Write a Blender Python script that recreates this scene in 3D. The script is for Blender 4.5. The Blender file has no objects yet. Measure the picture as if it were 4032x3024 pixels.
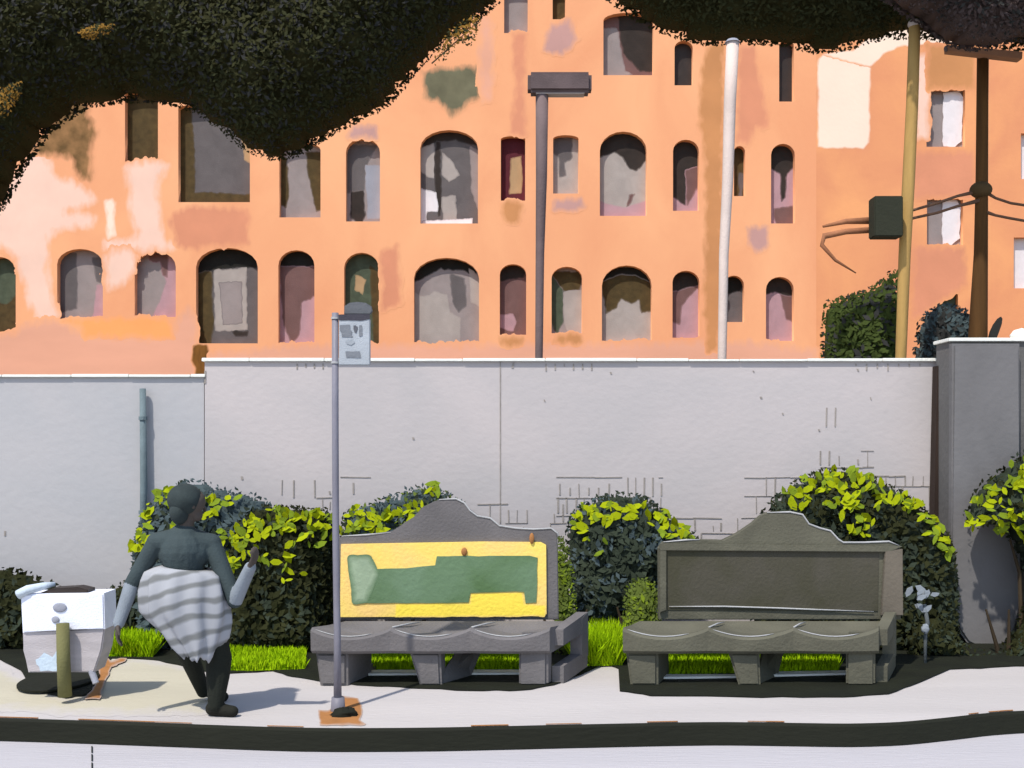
import bpy, bmesh, math, random
import numpy as np
from mathutils import Vector, Matrix
random.seed(7); np.random.seed(7)
R = math.radians
scene = bpy.context.scene
COL = scene.collection

# ------------------------------------------------ camera, sky, sun, exposure
F = 4300.0; CH = 1.65; HY = 1750.0; CX = 2016.0
cam_d = bpy.data.cameras.new('camera'); cam = bpy.data.objects.new('camera', cam_d); COL.objects.link(cam)
cam.location = (0, 0, CH); cam.rotation_euler = (R(90), 0, 0)
cam_d.sensor_width = 36; cam_d.lens = 36 * F / 4032; cam_d.shift_y = (HY - 1512) / 4032
cam_d.clip_end = 3000
scene.camera = cam
SUN_EL, SUN_AZ = 58, -32          # azimuth measured from behind the camera, towards the left
w = bpy.data.worlds.new('World'); scene.world = w; w.use_nodes = True
nt = w.node_tree; nt.nodes.clear()
sky = nt.nodes.new('ShaderNodeTexSky'); sky.sky_type = 'NISHITA'; sky.sun_disc = False
sky.sun_elevation = R(SUN_EL); sky.sun_rotation = R(180 + 32)
bg = nt.nodes.new('ShaderNodeBackground'); bg.inputs[1].default_value = 0.13
wo = nt.nodes.new('ShaderNodeOutputWorld')
nt.links.new(sky.outputs[0], bg.inputs[0]); nt.links.new(bg.outputs[0], wo.inputs[0])
sd = bpy.data.lights.new('sun', 'SUN'); sd.energy = 2.9; sd.angle = R(1.2); sd.color = (1, .95, .87)
sun = bpy.data.objects.new('sun', sd); COL.objects.link(sun)
dirv = Vector((-math.sin(R(32)) * math.cos(R(SUN_EL)), -math.cos(R(32)) * math.cos(R(SUN_EL)), math.sin(R(SUN_EL))))
sun.rotation_euler = dirv.to_track_quat('Z', 'Y').to_euler()
vs = scene.view_settings; vs.view_transform = 'Standard'; vs.look = 'None'; vs.gamma = 1; vs.exposure = 0.6

# ------------------------------------------------ helpers
def P(px, py, d): return Vector(((px - CX) * d / F, d, CH - (py - HY) * d / F))
def G(px, py, z=0.0):
    d = (CH - z) * F / (py - HY)
    return Vector(((px - CX) * d / F, d, z))
def s2l(c):
    c = c / 255.0
    return c / 12.92 if c <= .04045 else ((c + .055) / 1.055) ** 2.4
def srgb(r, g, b, k=1.0): return tuple(min(.95, s2l(v) * k) for v in (r, g, b)) + (1,)

MATS = {}; PAR = {}
def mat(name, col, rough=.85, var=.12, scale=3.0, stretch=(1, 1, 1), bump=.25, bscale=None, col2=None, spec=.25):
    """painted-looking matt surface: broad brushed tone changes, fine weave bump"""
    if name in MATS: return MATS[name]
    m = bpy.data.materials.new(name); m.use_nodes = True; n = m.node_tree; L = n.links
    b = n.nodes['Principled BSDF']; b.inputs['Roughness'].default_value = rough
    b.inputs['Specular IOR Level'].default_value = spec
    tc = n.nodes.new('ShaderNodeTexCoord'); mp = n.nodes.new('ShaderNodeMapping'); mp.inputs['Scale'].default_value = stretch
    L.new(tc.outputs['Object'], mp.inputs['Vector'])
    n1 = n.nodes.new('ShaderNodeTexNoise'); n1.inputs['Scale'].default_value = scale; n1.inputs['Detail'].default_value = 5
    n1.inputs['Distortion'].default_value = .6
    L.new(mp.outputs[0], n1.inputs['Vector'])
    rp = n.nodes.new('ShaderNodeValToRGB'); rp.color_ramp.elements[0].position = .32; rp.color_ramp.elements[1].position = .68
    c2 = col2 or tuple(min(.95, c * (1 + var)) for c in col[:3]) + (1,)
    c1 = col if col2 else tuple(c * (1 - var) for c in col[:3]) + (1,)
    rp.color_ramp.elements[0].color = c1; rp.color_ramp.elements[1].color = c2
    PAR[name] = (c1, c2, scale, stretch)
    L.new(n1.outputs['Fac'], rp.inputs[0]); L.new(rp.outputs[0], b.inputs['Base Color'])
    n2 = n.nodes.new('ShaderNodeTexNoise'); n2.inputs['Scale'].default_value = bscale or scale * 14; n2.inputs['Detail'].default_value = 6
    L.new(mp.outputs[0], n2.inputs['Vector'])
    bp = n.nodes.new('ShaderNodeBump'); bp.inputs['Strength'].default_value = bump; bp.inputs['Distance'].default_value = .02
    L.new(n2.outputs['Fac'], bp.inputs['Height']); L.new(bp.outputs[0], b.inputs['Normal'])
    MATS[name] = m
    return m

def tag(o, label=None, cat=None, group=None, kind=None):
    if label: o['label'] = label
    if cat: o['category'] = cat
    if group: o['group'] = group
    if kind: o['kind'] = kind
    return o
def thing(name, label, cat, loc=(0, 0, 0), group=None):
    o = bpy.data.objects.new(name, None); COL.objects.link(o); o.location = loc; o.empty_display_size = .2
    return tag(o, label, cat, group)
def link(name, me, mats, parent=None):
    if not isinstance(mats, (list, tuple)): mats = [mats]
    for m in mats:
        if len(me.materials) < len(mats): me.materials.append(m)
    o = bpy.data.objects.new(name, me); COL.objects.link(o)
    if parent is not None:
        o.parent = parent
        base = Vector((0, 0, 0)); q = parent
        while q is not None: base += q.location; q = q.parent
        o.location = -base
    return o
def obj(name, bm, mats, parent=None, smooth=False):
    bmesh.ops.recalc_face_normals(bm, faces=bm.faces)
    me = bpy.data.meshes.new(name); bm.to_mesh(me); bm.free()
    if smooth:
        for p in me.polygons: p.use_smooth = True
    return link(name, me, mats, parent)

def box(bm, x0, x1, y0, y1, z0, z1, bev=0, mi=0):
    vs_ = [bm.verts.new(c) for c in ((x0,y0,z0),(x1,y0,z0),(x1,y1,z0),(x0,y1,z0),(x0,y0,z1),(x1,y0,z1),(x1,y1,z1),(x0,y1,z1))]
    fs = [bm.faces.new([vs_[i] for i in q]) for q in ((0,3,2,1),(4,5,6,7),(0,1,5,4),(1,2,6,5),(2,3,7,6),(3,0,4,7))]
    for f in fs: f.material_index = mi
    if bev:
        bmesh.ops.bevel(bm, geom=list({e for f in fs for e in f.edges}), offset=bev, segments=2, affect='EDGES')
def prism(bm, pts, off, mi=0, bev=0):
    """closed solid: polygon pts (3-D) pushed by vector off"""
    a = [bm.verts.new(p) for p in pts]; b = [bm.verts.new(Vector(p) + Vector(off)) for p in pts]
    n = len(a); fs = [bm.faces.new(a), bm.faces.new(b[::-1])]
    for i in range(n): fs.append(bm.faces.new((a[i], b[i], b[(i+1) % n], a[(i+1) % n])))
    for f in fs: f.material_index = mi
    if bev:
        ed = [e for e in set(fs[0].edges) | set(fs[1].edges)]
        bmesh.ops.bevel(bm, geom=ed, offset=bev, segments=2, affect='EDGES')
def tube(bm, pts, rad, seg=10, mi=0):
    pts = [Vector(p) for p in pts]; n = len(pts)
    rad = [rad] * n if isinstance(rad, (int, float)) else rad
    rings = []
    for i, p in enumerate(pts):
        t = (pts[min(i+1, n-1)] - pts[max(i-1, 0)]).normalized()
        u = t.cross(Vector((0, 1, 0)));
        if u.length < .2: u = t.cross(Vector((1, 0, 0)))
        u.normalize(); v = t.cross(u)
        rings.append([bm.verts.new(p + (u * math.cos(2*math.pi*k/seg) + v * math.sin(2*math.pi*k/seg)) * rad[i]) for k in range(seg)])
    fs = []
    for a, b in zip(rings, rings[1:]):
        for k in range(seg): fs.append(bm.faces.new((a[k], a[(k+1) % seg], b[(k+1) % seg], b[k])))
    fs.append(bm.faces.new(rings[0][::-1])); fs.append(bm.faces.new(rings[-1]))
    for f in fs: f.material_index = mi
def ell(bm, c, r, u=16, v=10, noise=0, mi=0):
    nf = len(bm.faces)
    M = Matrix.Translation(c) @ Matrix.Diagonal((r[0], r[1], r[2], 1))
    g = bmesh.ops.create_uvsphere(bm, u_segments=u, v_segments=v, radius=1, matrix=M)
    if noise:
        for q in g['verts']:
            q.co += Vector((random.gauss(0, noise), random.gauss(0, noise), random.gauss(0, noise)))
    bm.faces.ensure_lookup_table()
    for f in bm.faces[nf:]: f.material_index = mi
def PP(pts, d): return [P(x, y, d) for x, y in pts]
def smooth_poly(pts, it=2):
    for _ in range(it):
        q = []
        for i in range(len(pts)):
            a, b = pts[i], pts[(i+1) % len(pts)]
            q += [(a[0]*.75+b[0]*.25, a[1]*.75+b[1]*.25), (a[0]*.25+b[0]*.75, a[1]*.25+b[1]*.75)]
        pts = q
    return pts
def rag(pts, amp=4, step=22):
    """brush-ragged outline in px"""
    out = []
    for i in range(len(pts)):
        a, b = pts[i], pts[(i+1) % len(pts)]
        L_ = math.hypot(b[0]-a[0], b[1]-a[1]); k = max(1, int(L_/step))
        for j in range(k):
            t = j/k; out.append((a[0]+(b[0]-a[0])*t+random.uniform(-amp, amp), a[1]+(b[1]-a[1])*t+random.uniform(-amp, amp)))
    return out

# ------------------------------------------------ polygons and foliage masses
def inside(poly, X, Y):
    px = np.array([p[0] for p in poly]); py = np.array([p[1] for p in poly])
    r = np.zeros(X.shape, bool); j = len(px) - 1
    for i in range(len(px)):
        c = ((py[i] > Y) != (py[j] > Y)) & (X < (px[j]-px[i]) * (Y-py[i]) / (py[j]-py[i]+1e-9) + px[i])
        r ^= c; j = i
    return r
def edist(poly, X, Y):
    D = np.full(X.shape, 1e9)
    for i in range(len(poly)):
        a = poly[i]; b = poly[(i+1) % len(poly)]
        dx, dy = b[0]-a[0], b[1]-a[1]; l = dx*dx+dy*dy+1e-9
        t = np.clip(((X-a[0])*dx+(Y-a[1])*dy)/l, 0, 1)
        D = np.minimum(D, np.hypot(X-a[0]-t*dx, Y-a[1]-t*dy))
    return D
def core_mass(name, poly, d, th, step, mats, parent, shrink=18, rim=150):
    xs = np.arange(min(p[0] for p in poly), max(p[0] for p in poly)+step, step)
    ys = np.arange(min(p[1] for p in poly), max(p[1] for p in poly)+step, step)
    X, Y = np.meshgrid(xs, ys); X = X.astype(float); Y = Y.astype(float)
    IN = inside(poly, X, Y); D = edist(poly, X, Y); ok = IN & (D > shrink)
    T = np.sqrt(np.clip((D-shrink)/rim, 0, 1)) * th * .75
    T = T * (1 + .3*np.sin(X*.021+Y*.013)*np.sin(Y*.027-X*.008))
    bm = bmesh.new(); fr = {}; bk = {}
    H, W = X.shape
    cells = [(i, j) for i in range(H-1) for j in range(W-1) if ok[i, j] and ok[i+1, j] and ok[i, j+1] and ok[i+1, j+1]]
    def gv(dic, i, j, s):
        if (i, j) not in dic:
            p = P(X[i, j], Y[i, j], d); p.y += s*(T[i, j]+.03); dic[(i, j)] = bm.verts.new(p)
        return dic[(i, j)]
    cs = set(cells)
    for i, j in cells:
        q = ((i, j), (i, j+1), (i+1, j+1), (i+1, j))
        bm.faces.new([gv(fr, *k, -1) for k in q]); bm.faces.new([gv(bk, *k, 1) for k in q[::-1]])
        for (a, b, ni) in ((q[0], q[1], (i-1, j)), (q[1], q[2], (i, j+1)), (q[2], q[3], (i+1, j)), (q[3], q[0], (i, j-1))):
            if ni not in cs: bm.faces.new([gv(fr, *b, -1), gv(fr, *a, -1), gv(bk, *a, 1), gv(bk, *b, 1)])
    return bm
def leaves(name, poly, d, th, n, size, mats, parent, rim=150, weights=None, bm=None, over=0, elong=1.6, holes=None):
    x0, x1 = min(p[0] for p in poly), max(p[0] for p in poly); y0, y1 = min(p[1] for p in poly), max(p[1] for p in poly)
    X = np.random.uniform(x0-over, x1+over, n*2); Y = np.random.uniform(y0-over, y1+over, n*2)
    D = edist(poly, X, Y); IN = inside(poly, X, Y)
    ok = IN | (D < over*np.random.rand(len(X)))
    X, Y, D, IN = X[ok][:n], Y[ok][:n], D[ok][:n], IN[ok][:n]
    T = np.where(IN, np.sqrt(np.clip(D/rim, 0, 1)), 0) * th
    V = []; Fc = []; MI = []
    nm = len(mats); wts = np.array(weights or [1]*nm, float); wts /= wts.sum()
    cl = np.sin(X*.03+1.3)*np.sin(Y*.034+.4)+np.sin(X*.011-Y*.017)
    for k in range(len(X)):
        side = -1 if random.random() < .72 else 1
        yy = side * (T[k]*random.uniform(.75, 1.08)+.04)
        c = P(X[k], Y[k], d); c.y += yy
        s = size*random.uniform(.55, 1.3)*min(1, .45+D[k]/90); u = Vector((random.gauss(0, 1), random.gauss(0, .25), random.gauss(0, 1))).normalized()
        nn = Vector((random.gauss(-.1, .14), side*1.0, random.gauss(.35, .14))); v = nn.cross(u).normalized(); 
        b = len(V)
        V += [c-u*s*elong*.5, c+v*s*.38-u*s*.05, c+u*s*elong*.5, c-v*s*.38-u*s*.05]
        Fc.append((b, b+1, b+2, b+3))
        r = random.random() - .12*cl[k]; acc = 0; mi = nm-1
        for q in range(nm):
            acc += wts[q]
            if r < acc: mi = q; break
        MI.append(mi)
    me = bpy.data.meshes.new(name)
    me.from_pydata([tuple(v) for v in V], [], Fc)
    me.polygons.foreach_set('material_index', MI)
    for m in mats: me.materials.append(m)
    o = bpy.data.objects.new(name, me); COL.objects.link(o)
    if parent is not None:
        o.parent = parent; o.location = -parent.location
    return o
def merge_core(o, bm, mi=0):
    b2 = bmesh.new(); b2.from_mesh(o.data)
    bmesh.ops.recalc_face_normals(bm, faces=bm.faces)
    tmp = bpy.data.meshes.new('tmp'); bm.to_mesh(tmp); bm.free()
    n0 = len(b2.faces); b2.from_mesh(tmp); b2.faces.ensure_lookup_table()
    for f in b2.faces[n0:]: f.material_index = mi; f.smooth = True
    b2.to_mesh(o.data); b2.free(); bpy.data.meshes.remove(tmp)

def feather(m, under, thr=.02):
    """paint m over the surface colour `under`, thinning out in brushed strokes towards the sheet's edge"""
    nm = m.name+'_over_'+under.name
    if nm in MATS: return MATS[nm]
    c = under.copy(); c.name = nm; n = c.node_tree; L = n.links; b = n.nodes['Principled BSDF']
    base = b.inputs['Base Color'].links[0].from_socket
    mc = {k: v for k, v in zip(('c1', 'c2', 'scale', 'st'), PAR[m.name])}
    at = n.nodes.new('ShaderNodeAttribute'); at.attribute_name = 'edge'
    tc = n.nodes.new('ShaderNodeTexCoord'); mp = n.nodes.new('ShaderNodeMapping'); mp.inputs['Scale'].default_value = (4, 4, 1.8)
    ns = n.nodes.new('ShaderNodeTexNoise'); ns.inputs['Scale'].default_value = 1.6; ns.inputs['Detail'].default_value = 3
    L.new(tc.outputs['Object'], mp.inputs[0]); L.new(mp.outputs[0], ns.inputs['Vector'])
    ad = n.nodes.new('ShaderNodeMath'); ad.operation = 'ADD'; L.new(at.outputs['Fac'], ad.inputs[0]); L.new(ns.outputs['Fac'], ad.inputs[1])
    mr = n.nodes.new('ShaderNodeMapRange'); mr.inputs['From Min'].default_value = .62; mr.inputs['From Max'].default_value = 1.25; L.new(ad.outputs[0], mr.inputs['Value'])
    m2 = n.nodes.new('ShaderNodeMapRange'); m2.inputs['From Max'].default_value = .3; L.new(at.outputs['Fac'], m2.inputs['Value'])
    mu = n.nodes.new('ShaderNodeMath'); mu.operation = 'MULTIPLY'; L.new(mr.outputs[0], mu.inputs[0]); L.new(m2.outputs[0], mu.inputs[1])
    mp2 = n.nodes.new('ShaderNodeMapping'); mp2.inputs['Scale'].default_value = mc['st']; L.new(tc.outputs['Object'], mp2.inputs[0])
    n2 = n.nodes.new('ShaderNodeTexNoise'); n2.inputs['Scale'].default_value = mc['scale']; n2.inputs['Detail'].default_value = 5; L.new(mp2.outputs[0], n2.inputs['Vector'])
    rp = n.nodes.new('ShaderNodeValToRGB'); rp.color_ramp.elements[0].position = .32; rp.color_ramp.elements[1].position = .68
    rp.color_ramp.elements[0].color = mc['c1']; rp.color_ramp.elements[1].color = mc['c2']; L.new(n2.outputs['Fac'], rp.inputs[0])
    mx = n.nodes.new('ShaderNodeMix'); mx.data_type = 'RGBA'; L.new(mu.outputs[0], mx.inputs[0]); L.new(base, mx.inputs[6]); L.new(rp.outputs[0], mx.inputs[7])
    L.new(mx.outputs[2], b.inputs['Base Color'])
    gt = n.nodes.new('ShaderNodeMath'); gt.operation = 'GREATER_THAN'; gt.inputs[1].default_value = thr; L.new(mu.outputs[0], gt.inputs[0]); L.new(gt.outputs[0], b.inputs['Alpha'])
    MATS[nm] = c
    return c
def brushed(name, poly, fn, m, under, parent, step=6, f=16, kind=None, thr=.02):
    """one thin sheet of paint; fn maps px to a point on the surface it lies on"""
    xs = np.arange(min(p[0] for p in poly)-f, max(p[0] for p in poly)+f+step, step); ys = np.arange(min(p[1] for p in poly)-f, max(p[1] for p in poly)+f+step, step)
    X, Y = np.meshgrid(xs, ys); X = X.astype(float); Y = Y.astype(float)
    S = edist(poly, X, Y)*np.where(inside(poly, X, Y), 1, -1); E = np.clip((S+f*.5)/f, 0, 1)
    H, W_ = X.shape; idx = {}; V = []; A = []; Fc = []
    def gi(i, j):
        if (i, j) not in idx:
            idx[(i, j)] = len(V); V.append(tuple(fn(X[i, j], Y[i, j]))); A.append(E[i, j])
        return idx[(i, j)]
    for i in range(H-1):
        for j in range(W_-1):
            if max(E[i, j], E[i+1, j], E[i, j+1], E[i+1, j+1]) > 0: Fc.append((gi(i+1, j), gi(i+1, j+1), gi(i, j+1), gi(i, j)))
    me = bpy.data.meshes.new(name); me.from_pydata(V, [], Fc)
    at = me.attributes.new('edge', 'FLOAT', 'POINT'); at.data.foreach_set('value', A)
    me.materials.append(feather(m, under, thr)); o = bpy.data.objects.new(name, me); COL.objects.link(o)
    if parent is not None:
        o.parent = parent; base = Vector((0, 0, 0)); q = parent
        while q is not None: base += q.location; q = q.parent
        o.location = -base
    return tag(o, kind=kind)

# ------------------------------------------------ materials
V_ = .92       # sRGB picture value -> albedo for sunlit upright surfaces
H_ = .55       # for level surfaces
m_peach = mat('peach_plaster', srgb(238, 164, 120, V_), col2=srgb(250, 182, 134, V_), scale=.42, stretch=(1, 1, .7), bump=.2, bscale=9)
m_orange = mat('orange_plaster', srgb(224, 148, 108, V_), col2=srgb(244, 170, 116, V_), scale=.5, bump=.2, bscale=9)
m_pink = mat('pale_pink_plaster', srgb(246, 206, 186, V_), var=.05, scale=1, bump=.2, bscale=9)
m_salmon = mat('salmon_plaster_and_shade', srgb(222, 148, 114, V_), var=.06, scale=1, bump=.2, bscale=9)
m_rose = mat('rose_plaster', srgb(232, 170, 142, V_), var=.06, scale=.8, stretch=(.4, 1, 1.5), bump=.2, bscale=9)
m_brightor = mat('bright_orange_plaster', srgb(252, 170, 104, V_), var=.04, scale=1, bump=.2, bscale=9)
m_cream = mat('cream_plaster', srgb(252, 226, 205, V_), var=.03, scale=1, bump=.2, bscale=9)
m_tan = mat('tan_plaster', srgb(205, 142, 92, V_), var=.08, scale=1, bump=.2, bscale=9)
m_ochre = mat('ochre_stain', srgb(120, 78, 30, V_), var=.3, scale=4, stretch=(2, 1, .5), bump=.2)
m_olst = mat('olive_brown_stain', srgb(104, 78, 44, V_), var=.3, scale=3, col2=srgb(160, 118, 76, V_))
m_greygreen = mat('grey_green_shade', srgb(112, 108, 84, V_), var=.2, scale=2, bump=.2, bscale=9)
m_mauve = mat('mauve_plaster', srgb(198, 152, 144, V_), var=.06, scale=1, bump=.2, bscale=9)
W = dict(
 dark=mat('dark_glass_shade', srgb(50, 42, 38), rough=.5, var=.2, scale=3),
 black=mat('black_glass_shade', srgb(30, 28, 24), rough=.5, var=.2, scale=3),
 grey=mat('grey_blind', srgb(128, 118, 116, 1.3), var=.08, scale=3),
 lgrey=mat('light_grey_blind', srgb(160, 150, 144, 1.05), var=.08, scale=3),
 mauve=mat('mauve_curtain', srgb(165, 132, 138, 1.1), var=.08, scale=3),
 plum=mat('plum_blind', srgb(105, 78, 75, 1.1), var=.1, scale=3),
 wine=mat('wine_shutter', srgb(80, 30, 38, 1.1), var=.1, scale=3),
 olive=mat('olive_shutter', srgb(72, 58, 32, 1.1), var=.25, scale=5),
 green=mat('green_shutter', srgb(70, 78, 62, 1.1), var=.2, scale=5),
 slate=mat('slate_blind', srgb(92, 86, 86, 1.1), var=.1, scale=3),
 khaki=mat('khaki_blind', srgb(165, 135, 100, 1.1), var=.08, scale=3),
 white=mat('white_blind', srgb(225, 218, 220, 1.0), var=.05, scale=4),
 blue=mat('blue_grey_blind', srgb(140, 142, 152, 1.1), var=.06, scale=3))
m_wall = mat('grey_render', srgb(187, 181, 180, V_), var=.05, scale=.8, stretch=(1, 1, 1.2), bump=.16, bscale=14, col2=srgb(198, 189, 187, V_))
m_wallL = mat('cool_grey_render', srgb(176, 176, 178, V_), var=.05, scale=.7, bump=.16, bscale=14, col2=srgb(188, 184, 184, V_))
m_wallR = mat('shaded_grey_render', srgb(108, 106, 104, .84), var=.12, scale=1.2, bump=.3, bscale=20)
m_mortar = mat('dark_joint', srgb(158, 150, 143, V_), var=.15, scale=9)
m_coping = mat('white_coping', srgb(240, 240, 232, .95), var=.04, scale=3)
m_pave = mat('pale_paving', srgb(236, 229, 226, H_), var=.05, scale=.9, stretch=(.35, 2, 1), bump=.3, bscale=25)
m_cpave = mat('cream_paving', srgb(236, 228, 204, H_), var=.05, scale=1.2, stretch=(.4, 2, 1), bump=.3, bscale=25)
m_road = mat('pale_concrete_road', srgb(230, 226, 230, H_), var=.05, scale=.8, stretch=(.3, 2, 1), bump=.3, bscale=25)
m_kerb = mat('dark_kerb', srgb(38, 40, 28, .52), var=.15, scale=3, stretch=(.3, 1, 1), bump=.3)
m_soil_shadow = mat('soil_and_shadow', srgb(36, 40, 24, .45), var=.25, scale=4, bump=.5, bscale=40)
m_rust = mat('orange_rust_mark', srgb(214, 148, 88, .52), var=.12, scale=8)
m_earth = mat('dry_earth', srgb(150, 130, 95, .7), var=.15, scale=.5)
m_lf_dk = mat('leaf_black_olive', srgb(50, 50, 30, 1.05), var=.08, scale=2.5, spec=.05)
m_lf_dk2 = mat('leaf_dark_green', srgb(52, 54, 34, 1.05), var=.08, scale=2.5, spec=.05)
m_lf_sl = mat('leaf_charcoal', srgb(52, 52, 50, 1.05), var=.08, scale=2.5, spec=.05)
m_lf_och = mat('leaf_dry_ochre', srgb(150, 112, 50, .7), var=.3, scale=9, spec=.05)
m_sh_dk = mat('shrub_dark', srgb(50, 57, 46, 1.05), var=.25, scale=3, spec=.05)
m_sh_sl = mat('shrub_slate', srgb(72, 84, 86, 1.0), var=.15, scale=3, spec=.05)
m_sh_ol = mat('shrub_olive', srgb(46, 48, 28, 1.0), var=.2, scale=3, spec=.05)
m_sh_br = mat('shrub_yellow_green', srgb(168, 180, 20, .68), var=.15, scale=9, spec=.05)
m_sh_md = mat('shrub_mid_green', srgb(112, 130, 34, .95), var=.2, scale=9, spec=.05)
m_sh_dg = mat('shrub_deep_green', srgb(80, 92, 40, 1.2), var=.2, scale=3, spec=.05)
m_grass = mat('bright_grass', srgb(150, 184, 14, 1.0), var=.15, scale=6, spec=.05)
m_bark = mat('brown_bark', srgb(66, 54, 38, .8), var=.25, scale=6, stretch=(3, 3, .6))
m_purple = mat('leaf_purple_brown', srgb(72, 62, 60, 1.1), var=.2, scale=2, spec=.05)
m_bench = mat('grey_cast_stone', srgb(118, 114, 114, .78), var=.12, scale=3, bump=.3, bscale=50)
m_bench2 = mat('olive_cast_stone', srgb(98, 96, 82, .88), var=.14, scale=3, bump=.3, bscale=50)
m_hilite = mat('pale_edge_highlight', srgb(190, 190, 190, .75), var=.1, scale=6)  # bench rim highlights put into the colour; sign clamps share this pale grey
m_seatgreen = mat('mossy_stone', srgb(112, 116, 48, .85), var=.1, scale=5)

# ------------------------------------------------ ground, road, pavement
def sheet(name, pts, z0, z1, m, kind='structure'):
    bm = bmesh.new(); prism(bm, [(p[0], p[1], z1) for p in pts], (0, 0, z0-z1)); o = obj(name, bm, m); tag(o, kind=kind); return o
sheet('ground', [(-400, -100), (400, -100), (400, 1500), (-400, 1500)], -.6, -.20, m_earth)
kerb_px = [(-3500, 2800), (-1200, 2812), (0, 2832), (600, 2852), (1200, 2874), (1700, 2872), (2300, 2858), (2800, 2848), (3100, 2852), (3350, 2856), (3550, 2850), (3750, 2830), (3900, 2812), (4100, 2800), (5200, 2770), (7500, 2750)]
kerb = [G(x, y) for x, y in kerb_px]
fine = []
for a, b in zip(kerb, kerb[1:]):
    for t in (0, .25, .5, .75): fine.append(a.lerp(b, t))
fine.append(kerb[-1]); kl = fine
for _ in range(2): kl = [kl[0]] + [(kl[i-1]+kl[i]*2+kl[i+1])/4 for i in range(1, len(kl)-1)] + [kl[-1]]
sheet('road', [(-25, -12), (25, -12), (25, 9)] + [(-25, 9)], -.19, -.128, m_road)
sheet('pavement', [(p.x, p.y+.03) for p in kl] + [(25, 7.9), (25, 9.3), (-25, 9.3), (-25, 7.9)], -.11, 0, m_pave)
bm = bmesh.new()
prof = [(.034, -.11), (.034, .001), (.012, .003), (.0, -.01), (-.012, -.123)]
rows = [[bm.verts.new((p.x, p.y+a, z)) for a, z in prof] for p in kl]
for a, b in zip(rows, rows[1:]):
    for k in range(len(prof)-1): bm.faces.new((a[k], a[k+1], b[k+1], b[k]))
tag(obj('kerb', bm, m_kerb), kind='structure')  # near-black colour keeps the kerb face in shade under the front sun
# worn ochre rim along the kerb, cream paving, expansion joint in the road
bm = bmesh.new()
for k in range(6, len(kl)-1):
    if random.random() < .22:
        a, b = kl[k], kl[k+1]; wd = random.uniform(.006, .016)
        prism(bm, [(a.x, a.y+.036, .004), (b.x, b.y+.036, .004), (b.x, b.y+.036+wd, .004), (a.x, a.y+.036+wd, .004)], (0, 0, .003))
tag(obj('kerb_rim', bm, m_rust), kind='structure')
def gsheet(name, px, z, m, rg=5, kind='structure', f=18, under=None, thr=.02):
    return brushed(name, rag(px, rg, 30), lambda x, y: G(x, y, z), m, under or m_pave, None, 7, f, kind, thr)
    pts = [G(x, y) for x, y in rag(px, rg, 30)]
    return sheet(name, [(p.x, p.y) for p in pts], z-.003, z, m, kind)
gsheet('cream_paving', [(0, 2650), (100, 2690), (240, 2755), (380, 2740), (420, 2650), (450, 2605), (600, 2610), (790, 2640), (815, 2730), (815, 2790), (600, 2800), (300, 2794), (0, 2780), (-600, 2765), (-600, 2640)], .0012, m_cpave, f=60)
bm = bmesh.new()
z = -.126; a = G(362, 2940, z); b = G(364, 3300, z)
for k in range(9):
    t0, t1 = k/9, (k+.8)/9; p = a.lerp(b, t0); q = a.lerp(b, t1)
    prism(bm, [(p.x-.004, p.y, z+.002), (p.x+.004, p.y, z+.002), (q.x+.004, q.y, z+.002), (q.x-.004, q.y, z+.002)], (0, 0, .002))
tag(obj('road_joint', bm, m_kerb), kind='structure')
# planting bed; its bulges under benches and bin put their shadows in as soil colour
bed = [(-4000, 2590), (-500, 2600), (0, 2600), (80, 2640), (110, 2690), (170, 2735), (260, 2752), (340, 2740), (380, 2700), (400, 2640), (440, 2595), (600, 2600), (700, 2622), (840, 2655), (1070, 2645), (1150, 2668), (1300, 2690), (1440, 2702), (1620, 2712), (1850, 2722), (2060, 2722), (2180, 2700), (2290, 2658), (2380, 2618), (2435, 2635), (2440, 2725), (2560, 2742), (3000, 2748), (3320, 2748), (3500, 2735), (3620, 2690), (3740, 2640), (3900, 2632), (4100, 2622), (7000, 2600)]
bp_ = []
for a, b in zip(bed, bed[1:]):
    for k in range(4): bp_.append(G(a[0]+(b[0]-a[0])*k/4, a[1]+(b[1]-a[1])*k/4+random.uniform(-2, 2)))
bp_.append(G(*bed[-1]))
sheet('bed_with_shadows', [(p.x, p.y) for p in bp_] + [(22, 9.35), (-22, 9.35)], .006, .010, m_soil_shadow)
for nm, px in (('bright_strip', [(1445, 2651), (2055, 2650), (2060, 2662), (1445, 2666)]), ('bright_strip', [(2600, 2668), (2900, 2668), (2900, 2676), (2600, 2680)]), ('bright_strip', [(3010, 2658), (3390, 2652), (3390, 2662), (3010, 2672)])):
    pts = [G(x, y) for x, y in px]; bm = bmesh.new(); prism(bm, [(p.x, p.y, .011) for p in pts], (0, 0, .014)); tag(obj('bright_paving_strip', bm, m_coping), kind='structure')  # white strips put in for bright paving shining behind the benches
gsheet('rust_mark', [(375, 2600), (420, 2590), (440, 2600), (500, 2588), (490, 2610), (440, 2625), (415, 2680), (400, 2752), (335, 2757), (370, 2700), (390, 2650)], .0115, m_rust, 7, thr=.35)
gsheet('rust_mark', [(1345, 2745), (1400, 2755), (1425, 2790), (1420, 2830), (1440, 2852), (1260, 2850), (1255, 2800), (1300, 2800)], .003, m_rust, 6, thr=.35)

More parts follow.
